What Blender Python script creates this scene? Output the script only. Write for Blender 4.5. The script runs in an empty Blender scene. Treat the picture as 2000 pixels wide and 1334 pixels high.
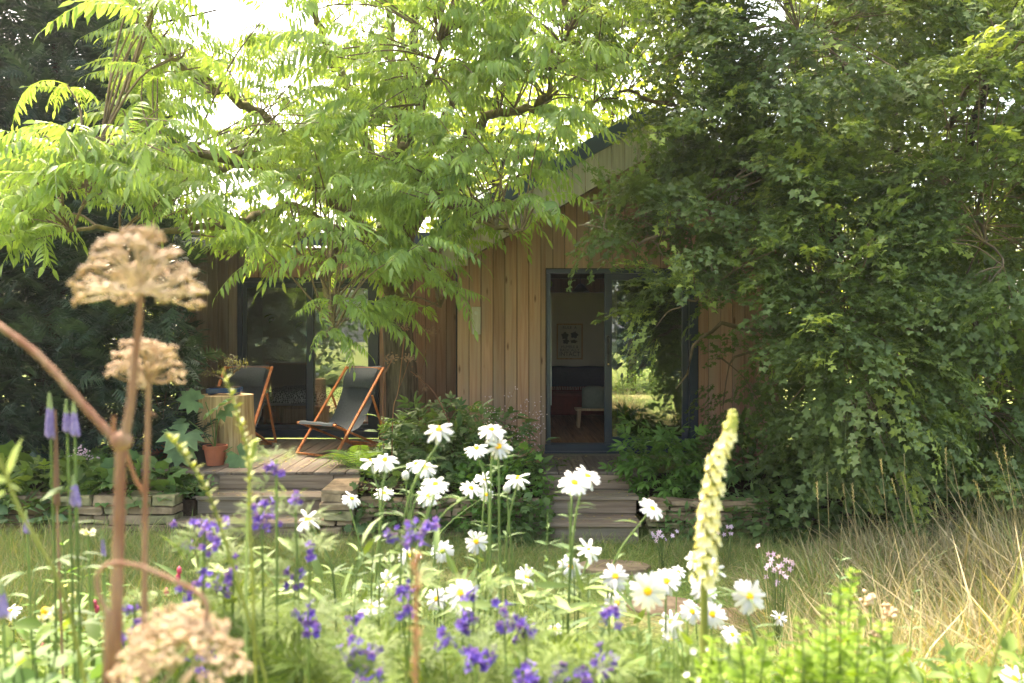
import bpy, bmesh, math, random
import numpy as np
from mathutils import Vector, Matrix

# ------------------------------------------------------------------ camera, world, sun, exposure
scene = bpy.context.scene
COL = scene.collection
CZ = 1.83           # eye height above the lawn
F = 1556.0          # focal length in photograph pixels (28 mm on full frame)
YH = 660.0          # horizon row
cam_d = bpy.data.cameras.new('camera'); cam = bpy.data.objects.new('camera', cam_d); COL.objects.link(cam)
cam.location = (0, 0, CZ); cam.rotation_euler = (math.radians(90), 0, 0)
cam_d.sensor_width = 36; cam_d.lens = 28.0; cam_d.shift_y = -0.0035
cam_d.clip_start = 0.05; cam_d.clip_end = 800
cam_d.dof.use_dof = True; cam_d.dof.focus_distance = 9.0; cam_d.dof.aperture_fstop = 3.6
scene.camera = cam

SUN_EL = math.radians(60); SUN_AZ = math.radians(-38)      # azimuth from +Y towards +X
world = bpy.data.worlds.new('World'); scene.world = world; world.use_nodes = True
wn = world.node_tree.nodes; wl = world.node_tree.links
bg = wn['Background']; sky = wn.new('ShaderNodeTexSky'); sky.sky_type = 'NISHITA'
sky.sun_disc = False; sky.sun_elevation = SUN_EL; sky.sun_rotation = SUN_AZ % (2 * math.pi)
sky.air_density = 1.0; sky.dust_density = 6.0; sky.ozone_density = 1.0; sky.altitude = 0
warm = wn.new('ShaderNodeVectorMath'); warm.operation = 'MULTIPLY'; warm.inputs[1].default_value = (1.11, 1.01, 0.84)   # warm tint multiplied into the sky colour, standing in for white balance
wl.new(sky.outputs[0], warm.inputs[0]); wl.new(warm.outputs[0], bg.inputs[0]); bg.inputs[1].default_value = 0.15
sd = bpy.data.lights.new('sun', 'SUN'); sd.energy = 1.2; sd.angle = math.radians(10); sd.color = (1.0, 0.91, 0.76)
so = bpy.data.objects.new('sun', sd); COL.objects.link(so)
sdir = Vector((math.sin(SUN_AZ) * math.cos(SUN_EL), math.cos(SUN_AZ) * math.cos(SUN_EL), math.sin(SUN_EL)))
so.rotation_euler = sdir.to_track_quat('Z', 'Y').to_euler(); so.location = sdir * 30
scene.view_settings.view_transform = 'Standard'; scene.view_settings.look = 'None'
scene.view_settings.exposure = 3.15; scene.view_settings.gamma = 1.0
scene.view_settings.use_curve_mapping = False
scene.render.engine = 'CYCLES'
scene.cycles.max_bounces = 8; scene.cycles.diffuse_bounces = 4; scene.cycles.transmission_bounces = 5
scene.cycles.transparent_max_bounces = 12; scene.cycles.glossy_bounces = 3
scene.cycles.caustics_reflective = False; scene.cycles.caustics_refractive = False
scene.cycles.use_denoising = True

rng = np.random.default_rng(7)
random.seed(7)

# ------------------------------------------------------------------ helpers
def P(px, py, D):
    return np.array([(px - 1000.0) * D / F, D, CZ - (py - YH) * D / F])

def proj(p):
    return 1000 + F * p[..., 0] / p[..., 1], YH + F * (CZ - p[..., 2]) / p[..., 1]

def gz(x, y):
    "height of the ground: lawn at 0, rising to the flower bed round the camera"
    t = np.clip((4.3 - np.asarray(y, float)) / 2.2, 0, 1)
    t = t * t * (3 - 2 * t)
    b = np.clip((np.asarray(y, float) + 2.5) / 2.0, 0, 1)
    b = b * b * (3 - 2 * b)
    return 0.5 * t * b

def smoothstep(a, b, v):
    t = np.clip((v - a) / (b - a), 0, 1); return t * t * (3 - 2 * t)

def tag(o, label=None, cat=None, group=None, kind=None):
    if label: o['label'] = label
    if cat: o['category'] = cat
    if group: o['group'] = group
    if kind: o['kind'] = kind
    return o

def thing(name, label, cat, loc=(0, 0, 0), group=None, rz=0.0):
    o = bpy.data.objects.new(name, None); COL.objects.link(o)
    o.location = [float(v) for v in loc]; o.rotation_euler = (0, 0, rz); o.empty_display_size = 0.1
    return tag(o, label, cat, group)

def mesh_np(name, V, Fc, mat, rnd=None, smooth=False):
    "V (n,3); Fc (m,k) one polygon size"
    V = np.ascontiguousarray(V, dtype=np.float32); Fc = np.ascontiguousarray(Fc, dtype=np.int32)
    me = bpy.data.meshes.new(name)
    n, m, k = len(V), len(Fc), Fc.shape[1]
    me.vertices.add(n); me.vertices.foreach_set('co', V.ravel())
    me.loops.add(m * k); me.loops.foreach_set('vertex_index', Fc.ravel())
    me.polygons.add(m); me.polygons.foreach_set('loop_start', np.arange(0, m * k, k, dtype=np.int32))
    if smooth: me.polygons.foreach_set('use_smooth', np.ones(m, dtype=bool))
    me.update(calc_edges=True)
    if rnd is not None:
        a = me.attributes.new('rnd', 'FLOAT', 'FACE'); a.data.foreach_set('value', np.ascontiguousarray(rnd, dtype=np.float32))
    me.materials.append(mat)
    return me

def link(name, me, parent=None, loc=None):
    o = bpy.data.objects.new(name, me); COL.objects.link(o)
    if parent is not None:
        o.parent = parent
        while parent is not None:                          # parents carry no scale; matrix from location/rz only
            break
    if loc is not None: o.location = [float(v) for v in loc]
    return o

class MB:
    "collects polygons, builds one mesh object"
    def __init__(self): self.v = []; self.f = []
    def add(self, V, Fc):
        b = len(self.v); self.v.extend([tuple(float(c) for c in p) for p in V]); self.f.extend([tuple(int(i) + b for i in f) for f in Fc])
        return self
    def box(self, x0, x1, y0, y1, z0, z1, b=0.0):
        V = [(x0, y0, z0), (x1, y0, z0), (x1, y1, z0), (x0, y1, z0), (x0, y0, z1), (x1, y0, z1), (x1, y1, z1), (x0, y1, z1)]
        return self.add(V, [(0, 3, 2, 1), (4, 5, 6, 7), (0, 1, 5, 4), (1, 2, 6, 5), (2, 3, 7, 6), (3, 0, 4, 7)])
    def beam(self, a, b, w, h, up=(0, 0, 1)):
        a = Vector(a); b = Vector(b); d = (b - a).normalized(); u = Vector(up)
        s = d.cross(u).normalized(); u = s.cross(d).normalized()
        V = []
        for p in (a, b):
            for i, j in ((-1, -1), (1, -1), (1, 1), (-1, 1)):
                V.append(p + s * (i * w / 2) + u * (j * h / 2))
        return self.add(V, [(0, 1, 2, 3), (7, 6, 5, 4), (0, 4, 5, 1), (1, 5, 6, 2), (2, 6, 7, 3), (3, 7, 4, 0)])
    def prism(self, poly, y0, y1):
        "poly in x,z counter-clockwise, extruded along y"
        n = len(poly)
        V = [(x, y0, z) for x, z in poly] + [(x, y1, z) for x, z in poly]
        Fc = [tuple(range(n)), tuple(range(2 * n - 1, n - 1, -1))]
        Fc += [(i, i + n, (i + 1) % n + n, (i + 1) % n) for i in range(n)]
        return self.add(V, Fc)
    def tube(self, pts, rad, n=6):
        V, Q = tube_np(pts, rad, n); self.add(V, Q); k = len(V)
        self.f.append(tuple(len(self.v) - 1 - i for i in range(n))); return self
    def lathe(self, prof, n=20, c=(0, 0, 0)):
        V = []; Fc = []
        for r, z in prof:
            for i in range(n):
                a = 2 * math.pi * i / n; V.append((c[0] + r * math.cos(a), c[1] + r * math.sin(a), c[2] + z))
        for j in range(len(prof) - 1):
            for i in range(n):
                a = j * n + i; b = j * n + (i + 1) % n
                Fc.append((a, b, b + n, a + n))
        return self.add(V, Fc)
    def build(self, name, mat, parent=None, loc=None, smooth=False, bevel=0.0):
        me = bpy.data.meshes.new(name); me.from_pydata(self.v, [], self.f); me.materials.append(mat)
        if bevel:
            bm = bmesh.new(); bm.from_mesh(me)
            bmesh.ops.bevel(bm, geom=bm.edges[:], offset=bevel, segments=1, affect='EDGES', clamp_overlap=True)
            bm.to_mesh(me); bm.free()
        if smooth: me.polygons.foreach_set('use_smooth', np.ones(len(me.polygons), dtype=bool))
        me.update()
        return link(name, me, parent, loc)

def tube_np(pts, rad, n=6):
    pts = np.asarray(pts, float); K = len(pts); rad = np.broadcast_to(np.asarray(rad, float), (K,))
    T = np.gradient(pts, axis=0); T /= np.linalg.norm(T, axis=1)[:, None] + 1e-9
    ref = np.array([0.31, 0.17, 0.93]) if abs(T[:, 2]).mean() < 0.8 else np.array([0.9, 0.4, 0.1])
    A = np.cross(T, ref); A /= np.linalg.norm(A, axis=1)[:, None] + 1e-9; B = np.cross(T, A)
    a = np.arange(n) * 2 * math.pi / n
    V = (pts[:, None, :] + rad[:, None, None] * (np.cos(a)[None, :, None] * A[:, None, :] + np.sin(a)[None, :, None] * B[:, None, :])).reshape(-1, 3)
    i = np.arange(n); Q = []
    for j in range(K - 1):
        Q.append(np.stack([j * n + i, j * n + (i + 1) % n, (j + 1) * n + (i + 1) % n, (j + 1) * n + i], 1))
    return V, np.concatenate(Q)

def curve(pts, m=8):
    "Catmull-Rom resample"
    p = np.asarray(pts, float)
    if len(p) < 3: t = np.linspace(0, 1, m)[:, None]; return p[0] * (1 - t) + p[-1] * t
    q = np.vstack([2 * p[0] - p[1], p, 2 * p[-1] - p[-2]]); out = []
    for i in range(1, len(q) - 2):
        for t in np.linspace(0, 1, m, endpoint=False):
            out.append(0.5 * ((2 * q[i]) + (-q[i - 1] + q[i + 1]) * t + (2 * q[i - 1] - 5 * q[i] + 4 * q[i + 1] - q[i + 2]) * t * t + (-q[i - 1] + 3 * q[i] - 3 * q[i + 1] + q[i + 2]) * t ** 3))
    out.append(p[-1]); return np.array(out)

def tubes_obj(name, lst, mat, parent=None, n=5, kind=None, origin=None):
    "many tubes in one mesh; lst of (pts, radii)"
    Vs = []; Qs = []; b = 0
    for pts, r in lst:
        V, Q = tube_np(pts, r, n); Vs.append(V); Qs.append(Q + b); b += len(V)
    V = np.concatenate(Vs)
    if origin is not None: V = V - np.asarray(origin)
    o = link(name, mesh_np(name, V, np.concatenate(Qs), mat, smooth=True), parent)
    if kind: o['kind'] = kind
    return o

def frames(d, up=None, roll=None):
    "rotation matrices (K,3,3): column 0 = d, column 2 close to up"
    d = np.asarray(d, float); d = d / (np.linalg.norm(d, axis=1)[:, None] + 1e-9)
    if up is None: up = np.tile([0, 0, 1.0], (len(d), 1))
    up = np.asarray(up, float)
    y = np.cross(up, d); l = np.linalg.norm(y, axis=1)
    y[l < 1e-3] = [0, 1, 0]; y /= np.linalg.norm(y, axis=1)[:, None] + 1e-9
    z = np.cross(d, y)
    if roll is not None:
        c = np.cos(roll)[:, None]; s = np.sin(roll)[:, None]; y, z = c * y + s * z, -s * y + c * z
    return np.stack([d, y, z], axis=2)

def scatter(templates, pos, R, s, rnd=None, which=None):
    "join copies of triangle templates"
    K = len(pos)
    if which is None: which = rng.integers(0, len(templates), K)
    if rnd is None: rnd = rng.random(K)
    Vs = []; Fs = []; Rn = []; b = 0
    for t, (V, T) in enumerate(templates):
        ix = np.nonzero(which == t)[0]
        if len(ix) == 0: continue
        W = np.einsum('kij,nj->kni', R[ix], V) * np.broadcast_to(s, (K,))[ix][:, None, None] + pos[ix][:, None, :]
        n = len(V)
        Fs.append((T[None] + (np.arange(len(ix)) * n)[:, None, None]).reshape(-1, 3) + b)
        Vs.append(W.reshape(-1, 3)); Rn.append(np.repeat(rnd[ix], len(T))); b += n * len(ix)
    return np.concatenate(Vs), np.concatenate(Fs), np.concatenate(Rn)

def merge(parts):
    V = []; T = []; b = 0
    for v, t in parts:
        V.append(v); T.append(np.asarray(t) + b); b += len(v)
    return np.concatenate(V), np.concatenate(T)

# ------------------------------------------------------------------ materials
def newmat(name):
    m = bpy.data.materials.new(name); m.use_nodes = True; nt = m.node_tree
    b = nt.nodes['Principled BSDF']; return m, nt, b

def N(nt, t, **k):
    n = nt.nodes.new(t)
    for a, v in k.items(): setattr(n, a, v)
    return n

def ramp(nt, fac, stops):
    r = nt.nodes.new('ShaderNodeValToRGB'); e = r.color_ramp.elements
    while len(e) < len(stops): e.new(0.5)
    for i, (p, c) in enumerate(stops): e[i].position = p; e[i].color = (*c, 1)
    nt.links.new(fac, r.inputs[0]); return r.outputs[0]

def rnd_socket(nt):
    a = N(nt, 'ShaderNodeAttribute', attribute_name='rnd'); oi = N(nt, 'ShaderNodeObjectInfo')
    s = N(nt, 'ShaderNodeMath', operation='ADD'); nt.links.new(a.outputs['Fac'], s.inputs[0]); nt.links.new(oi.outputs['Random'], s.inputs[1])
    f = N(nt, 'ShaderNodeMath', operation='PINGPONG'); f.inputs[1].default_value = 1.0
    nt.links.new(s.outputs[0], f.inputs[0]); return f.outputs[0]

def leafmat(name, c1, c2, trans=0.4, boost=1.6, rough=0.55, c3=None, spec=0.3):
    m, nt, b = newmat(name)
    st = [(0.0, c1), (0.75, c2)] + ([(0.97, c3)] if c3 else [])
    col = ramp(nt, rnd_socket(nt), st)
    ns = N(nt, 'ShaderNodeTexNoise'); ns.inputs['Scale'].default_value = 9.0
    geo = N(nt, 'ShaderNodeNewGeometry'); nt.links.new(geo.outputs['Position'], ns.inputs['Vector'])
    mr = N(nt, 'ShaderNodeMapRange'); mr.inputs[1].default_value = 0.3; mr.inputs[2].default_value = 0.7
    mr.inputs[3].default_value = 0.75; mr.inputs[4].default_value = 1.2; nt.links.new(ns.outputs[0], mr.inputs[0])
    mx = N(nt, 'ShaderNodeVectorMath', operation='SCALE'); nt.links.new(col, mx.inputs[0]); nt.links.new(mr.outputs[0], mx.inputs['Scale'])
    nt.links.new(mx.outputs[0], b.inputs['Base Color']); b.inputs['Roughness'].default_value = rough
    b.inputs['Specular IOR Level'].default_value = spec
    tr = N(nt, 'ShaderNodeBsdfTranslucent')
    tm = N(nt, 'ShaderNodeVectorMath', operation='MULTIPLY'); nt.links.new(mx.outputs[0], tm.inputs[0])
    tm.inputs[1].default_value = (boost * 1.15, boost * 1.1, boost * 0.45); nt.links.new(tm.outputs[0], tr.inputs[0])
    ms = N(nt, 'ShaderNodeMixShader'); ms.inputs[0].default_value = trans
    nt.links.new(b.outputs[0], ms.inputs[1]); nt.links.new(tr.outputs[0], ms.inputs[2])
    nt.links.new(ms.outputs[0], nt.nodes['Material Output'].inputs[0]); return m

def plain(name, col, rough=0.6, spec=0.4, noise=0.0, scale=20.0, bump=0.0, metallic=0.0, col2=None, stretch=(1, 1, 1), detail=5):
    m, nt, b = newmat(name)
    b.inputs['Roughness'].default_value = rough; b.inputs['Specular IOR Level'].default_value = spec; b.inputs['Metallic'].default_value = metallic
    tc = N(nt, 'ShaderNodeTexCoord'); mp = N(nt, 'ShaderNodeMapping'); mp.inputs['Scale'].default_value = stretch
    oi = N(nt, 'ShaderNodeObjectInfo'); cm = N(nt, 'ShaderNodeVectorMath', operation='SCALE'); cm.inputs[0].default_value = (37, 23, 51)
    nt.links.new(oi.outputs['Random'], cm.inputs['Scale']); nt.links.new(cm.outputs[0], mp.inputs['Location'])
    ns = N(nt, 'ShaderNodeTexNoise'); ns.inputs['Scale'].default_value = scale; ns.inputs['Detail'].default_value = detail
    nt.links.new(tc.outputs['Object'], mp.inputs[0]); nt.links.new(mp.outputs[0], ns.inputs['Vector'])
    c2 = col2 or tuple(c * (1 - noise) for c in col)
    nt.links.new(ramp(nt, ns.outputs[0], [(0.3, c2), (0.7, col)]), b.inputs['Base Color'])
    if bump:
        bp = N(nt, 'ShaderNodeBump'); bp.inputs['Strength'].default_value = bump; bp.inputs['Distance'].default_value = 0.01
        nt.links.new(ns.outputs[0], bp.inputs['Height']); nt.links.new(bp.outputs[0], b.inputs['Normal'])
    return m

def woodmat(name, dark, mid, light, axis='z', grey=None, rough=0.75, knots=True, tone=0.35):
    m, nt, b = newmat(name); b.inputs['Roughness'].default_value = rough; b.inputs['Specular IOR Level'].default_value = 0.25
    tc = N(nt, 'ShaderNodeTexCoord'); oi = N(nt, 'ShaderNodeObjectInfo')
    cm = N(nt, 'ShaderNodeVectorMath', operation='SCALE'); cm.inputs[0].default_value = (41, 29, 67); nt.links.new(oi.outputs['Random'], cm.inputs['Scale'])
    ad = N(nt, 'ShaderNodeVectorMath', operation='ADD'); nt.links.new(tc.outputs['Object'], ad.inputs[0]); nt.links.new(cm.outputs[0], ad.inputs[1])
    def mp(sc):
        q = N(nt, 'ShaderNodeMapping'); q.inputs['Scale'].default_value = sc; nt.links.new(ad.outputs[0], q.inputs[0]); return q.outputs[0]
    i = 'xyz'.index(axis)
    def sc(a, l): v = [a, a, a]; v[i] = l; return tuple(v)
    n1 = N(nt, 'ShaderNodeTexNoise'); n1.inputs['Scale'].default_value = 1; n1.inputs['Detail'].default_value = 6; n1.inputs['Distortion'].default_value = 0.6; nt.links.new(mp(sc(38, 1.6)), n1.inputs['Vector'])
    n2 = N(nt, 'ShaderNodeTexNoise'); n2.inputs['Scale'].default_value = 1; n2.inputs['Detail'].default_value = 3; nt.links.new(mp(sc(5, 0.9)), n2.inputs['Vector'])
    c = ramp(nt, n1.outputs[0], [(0.30, dark), (0.50, mid), (0.70, light)])
    # board to board tone
    mr = N(nt, 'ShaderNodeMapRange'); mr.inputs[3].default_value = 1 - tone; mr.inputs[4].default_value = 1 + tone * 0.6; nt.links.new(oi.outputs['Random'], mr.inputs[0])
    sv = N(nt, 'ShaderNodeVectorMath', operation='SCALE'); nt.links.new(c, sv.inputs[0]); nt.links.new(mr.outputs[0], sv.inputs['Scale'])
    out = sv.outputs[0]
    if grey:
        mg = N(nt, 'ShaderNodeMix', data_type='RGBA'); rr = N(nt, 'ShaderNodeMapRange'); rr.inputs[1].default_value = 0.42; rr.inputs[2].default_value = 0.72; rr.inputs[4].default_value = 0.8
        nt.links.new(n2.outputs[0], rr.inputs[0]); nt.links.new(rr.outputs[0], mg.inputs[0]); nt.links.new(out, mg.inputs[6]); mg.inputs[7].default_value = (*grey, 1); out = mg.outputs[2]
    if knots:
        vo = N(nt, 'ShaderNodeTexVoronoi'); vo.inputs['Scale'].default_value = 1; nt.links.new(mp(sc(7.5, 2.2)), vo.inputs['Vector'])
        kr = N(nt, 'ShaderNodeMapRange'); kr.inputs[1].default_value = 0.04; kr.inputs[2].default_value = 0.13; kr.inputs[3].default_value = 0.85; kr.inputs[4].default_value = 0.0
        nt.links.new(vo.outputs['Distance'], kr.inputs[0]); mk = N(nt, 'ShaderNodeMix', data_type='RGBA'); nt.links.new(kr.outputs[0], mk.inputs[0])
        nt.links.new(out, mk.inputs[6]); mk.inputs[7].default_value = (dark[0] * .35, dark[1] * .3, dark[2] * .3, 1); out = mk.outputs[2]
    nt.links.new(out, b.inputs['Base Color'])
    bp = N(nt, 'ShaderNodeBump'); bp.inputs['Strength'].default_value = 0.35; bp.inputs['Distance'].default_value = 0.004
    nt.links.new(n1.outputs[0], bp.inputs['Height']); nt.links.new(bp.outputs[0], b.inputs['Normal'])
    return m

M = {}
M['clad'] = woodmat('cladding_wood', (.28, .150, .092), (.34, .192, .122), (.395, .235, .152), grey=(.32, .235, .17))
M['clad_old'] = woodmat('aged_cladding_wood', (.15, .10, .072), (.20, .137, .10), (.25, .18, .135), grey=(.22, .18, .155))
M['barge'] = woodmat('pale_weathered_wood', (.42, .37, .30), (.50, .45, .37), (.58, .52, .43), tone=.12, knots=False)
M['deck'] = woodmat('deck_wood', (.085, .060, .042), (.15, .110, .078), (.21, .16, .115), axis='y', grey=(.14, .12, .10), knots=False)
M['step'] = woodmat('step_wood', (.115, .080, .055), (.20, .145, .10), (.28, .21, .15), axis='x', grey=(.18, .165, .12), knots=False)
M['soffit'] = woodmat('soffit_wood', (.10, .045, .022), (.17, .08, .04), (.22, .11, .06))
M['chairwood'] = woodmat('orange_wood', (.32, .10, .03), (.48, .17, .055), (.58, .24, .09), knots=False, tone=.2)
M['floorwood'] = woodmat('floor_wood', (.16, .07, .03), (.28, .13, .06), (.36, .18, .09), axis='y', knots=False)
M['palewood'] = woodmat('pale_oak', (.38, .22, .11), (.5, .32, .17), (.6, .42, .25), knots=False)
M['stump'] = woodmat('stump_wood', (.26, .16, .07), (.42, .29, .14), (.54, .40, .22), knots=False)
M['navy'] = plain('navy_powder_coat', (.018, .030, .050), rough=.38, spec=.5, noise=.3, scale=3)
M['navy_roof'] = plain('navy_metal_roof', (.045, .075, .125), rough=.4, spec=.5, noise=.3, scale=3)
M['black'] = plain('black_plastic', (.01, .01, .011), rough=.4)
M['sling'] = plain('charcoal_canvas', (.075, .085, .092), rough=.9, spec=.1, noise=.25, scale=60, bump=.1)
M['stone'] = plain('sandstone', (.38, .28, .17), rough=.9, spec=.15, col2=(.14, .10, .06), scale=9, bump=.9, detail=9)
M['stone_moss'] = plain('mossy_sandstone', (.30, .27, .14), rough=.95, spec=.1, col2=(.13, .12, .06), scale=11, bump=.9, detail=9)
M['terracotta'] = plain('terracotta', (.42, .14, .075), rough=.8, spec=.2, noise=.3, scale=8, bump=.15)
M['darkpot'] = plain('dark_plastic_pot', (.035, .03, .03), rough=.5)
M['blueglaze'] = plain('blue_glaze', (.02, .05, .17), rough=.2, spec=.6)
M['soil'] = plain('soil', (.06, .042, .028), rough=1, spec=.05, noise=.6, scale=30, bump=1)
M['bark'] = plain('grey_bark', (.15, .125, .09), rough=.95, spec=.1, col2=(.045, .038, .028), scale=9, bump=1, stretch=(3, 3, .5), detail=8)
M['bark_dark'] = plain('dark_bark', (.07, .055, .04), rough=.95, spec=.1, noise=.6, scale=10, bump=.8, stretch=(3, 3, .6))
M['twig'] = plain('twig', (.20, .15, .10), rough=.9, spec=.1, noise=.4, scale=10)
M['lichen'] = plain('lichened_branch', (.24, .20, .10), rough=.95, spec=.1, col2=(.10, .08, .05), scale=12, bump=.5)
M['plaster'] = plain('cream_plaster', (.74, .68, .58), rough=.9, spec=.1, noise=.08, scale=3)
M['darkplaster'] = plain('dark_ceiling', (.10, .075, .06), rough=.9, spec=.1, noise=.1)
M['redcloth'] = plain('dark_red_fabric', (.16, .025, .02), rough=.95, spec=.05, noise=.3, scale=20)
M['bluecloth'] = plain('blue_wool', (.07, .09, .13), rough=.95, spec=.05, noise=.3, scale=60)
M['fringe'] = plain('cream_fringe', (.5, .48, .45), rough=.9)
M['greycloth'] = plain('grey_green_fabric', (.20, .22, .18), rough=.95, noise=.2, scale=30)
M['brass'] = plain('brass', (.6, .42, .15), rough=.35, metallic=.9)
M['petal'] = leafmat('white_petal', (.50, .50, .495), (.58, .58, .575), trans=.2, boost=.85, rough=.6)
M['disc'] = plain('yellow_disc', (.80, .50, .015), rough=.8, spec=.15, col2=(.62, .30, .01), scale=400)
M['greendisc'] = plain('green_disc', (.35, .40, .06), rough=.8, spec=.15, noise=.3, scale=400)
M['stem'] = leafmat('green_stem', (.09, .14, .035), (.14, .20, .055), trans=.15, boost=1.2)
M['daisyleaf'] = leafmat('daisy_leaf', (.055, .10, .035), (.10, .155, .06), trans=.3)
M['purple'] = leafmat('violet_petal', (.10, .055, .40), (.21, .13, .58), trans=.35, boost=1.0)
M['lilac'] = leafmat('lilac_petal', (.22, .16, .42), (.32, .25, .52), trans=.3, boost=1.0)
M['pink'] = leafmat('pink_petal', (.62, .42, .58), (.72, .55, .68), trans=.3, boost=1.0)
M['crimson'] = leafmat('crimson_bud', (.30, .02, .06), (.42, .05, .10), trans=.2, boost=1.0)
M['cream'] = leafmat('cream_petal', (.60, .56, .30), (.68, .65, .43), trans=.3, boost=1.0)
M['budyellow'] = leafmat('cream_bud', (.36, .38, .09), (.44, .44, .14), trans=.3, boost=1.0)
M['feather'] = leafmat('feathery_leaf', (.070, .125, .024), (.125, .18, .036), trans=.4, boost=1.25)
M['limeleaf'] = leafmat('lime_leaf', (.10, .175, .015), (.17, .26, .022), trans=.45, boost=1.3)
M['yellowstem'] = leafmat('yellow_green_stem', (.14, .175, .035), (.20, .22, .05), trans=.3, boost=1.2)
M['paleleaf'] = leafmat('pale_green_bud', (.24, .31, .12), (.32, .38, .17), trans=.3, boost=1.2)
M['dryseed'] = leafmat('dry_seed', (.32, .205, .115), (.46, .33, .20), trans=.15, boost=1.0, c3=(.56, .43, .29))
M['drystem'] = plain('dry_stem', (.27, .175, .115), rough=.8, spec=.2, col2=(.15, .065, .04), scale=55, bump=.5, stretch=(1, 1, .16))
M['drystem_red'] = plain('rust_stem', (.30, .155, .085), rough=.8, spec=.2, col2=(.20, .085, .045), scale=30, stretch=(1, 1, .35))
M['heaven'] = leafmat('ailanthus_leaf', (.125, .200, .062), (.215, .300, .085), trans=.5, boost=1.75, rough=.45)
M['heavenstem'] = leafmat('ailanthus_rachis', (.22, .30, .09), (.28, .34, .10), trans=.2, boost=1.2)
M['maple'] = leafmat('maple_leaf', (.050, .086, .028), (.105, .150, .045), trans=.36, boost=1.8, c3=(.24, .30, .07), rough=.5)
M['yew'] = leafmat('yew_needles', (.030, .055, .042), (.050, .085, .052), trans=.2, boost=1.2, rough=.6)
M['backleaf'] = leafmat('distant_leaf', (.12, .18, .03), (.22, .27, .04), trans=.5, boost=1.5)
M['bushleaf'] = leafmat('bush_leaf', (.06, .11, .035), (.11, .175, .055), trans=.35, boost=1.6)
M['peony'] = leafmat('peony_leaf', (.07, .15, .03), (.13, .24, .045), trans=.35, boost=1.5)
M['mantle'] = leafmat('mantle_leaf', (.075, .145, .04), (.12, .20, .06), trans=.3, boost=1.4)
M['acidleaf'] = leafmat('yellow_green_leaf', (.065, .12, .022), (.13, .19, .035), trans=.4, boost=1.25)
M['ricepaper'] = leafmat('rice_paper_leaf', (.13, .22, .10), (.18, .27, .13), trans=.3, boost=1.3, rough=.8)
M['fern'] = leafmat('fern_leaf', (.09, .17, .035), (.15, .25, .05), trans=.4, boost=1.5)
M['grass'] = leafmat('lawn_grass', (.15, .235, .05), (.24, .31, .075), trans=.35, boost=1.3, c3=(.36, .33, .13))
M['longgrass'] = leafmat('long_grass', (.11, .19, .05), (.20, .27, .08), trans=.35, boost=1.3, c3=(.40, .34, .16))
M['drygrass'] = leafmat('dry_grass', (.31, .25, .135), (.42, .35, .20), trans=.35, boost=1.1, c3=(.16, .19, .06))
M['creamflower'] = leafmat('off_white_flower', (.66, .66, .5), (.78, .76, .62), trans=.3, boost=1.0)

def glassmat(name, refl=0.22, tint=(.75, .8, .8)):
    m, nt, b = newmat(name); nt.nodes.remove(b)
    gl = N(nt, 'ShaderNodeBsdfGlossy'); gl.inputs['Roughness'].default_value = 0.0; gl.inputs[0].default_value = (1, 1, 1, 1)
    tr = N(nt, 'ShaderNodeBsdfTransparent'); tr.inputs[0].default_value = (*tint, 1)
    lw = N(nt, 'ShaderNodeFresnel'); lw.inputs[0].default_value = 1.5
    ad = N(nt, 'ShaderNodeMath', operation='ADD', use_clamp=True); ad.inputs[1].default_value = refl; nt.links.new(lw.outputs[0], ad.inputs[0])
    ms = N(nt, 'ShaderNodeMixShader'); nt.links.new(ad.outputs[0], ms.inputs[0]); nt.links.new(tr.outputs[0], ms.inputs[1]); nt.links.new(gl.outputs[0], ms.inputs[2])
    # slight waviness of float glass
    ns = N(nt, 'ShaderNodeTexNoise'); ns.inputs['Scale'].default_value = 1.3; bp = N(nt, 'ShaderNodeBump'); bp.inputs['Strength'].default_value = .02; bp.inputs['Distance'].default_value = .02
    nt.links.new(ns.outputs[0], bp.inputs['Height']); nt.links.new(bp.outputs[0], gl.inputs['Normal'])
    nt.links.new(ms.outputs[0], nt.nodes['Material Output'].inputs[0]); return m
M['glass'] = glassmat('coated_glass', .20)
M['glass_left'] = glassmat('coated_glass_dim', .13, (.92, .94, .94))

# patterned bed cover
def covermat():
    m, nt, b = newmat('black_white_print'); b.inputs['Roughness'].default_value = .9
    tc = N(nt, 'ShaderNodeTexCoord'); vo = N(nt, 'ShaderNodeTexVoronoi', feature='DISTANCE_TO_EDGE'); vo.inputs['Scale'].default_value = 34
    nt.links.new(tc.outputs['Object'], vo.inputs['Vector'])
    nt.links.new(ramp(nt, vo.outputs[0], [(0.09, (.72, .72, .70)), (0.14, (.05, .05, .05))]), b.inputs['Base Color']); return m
M['cover'] = covermat()

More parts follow.
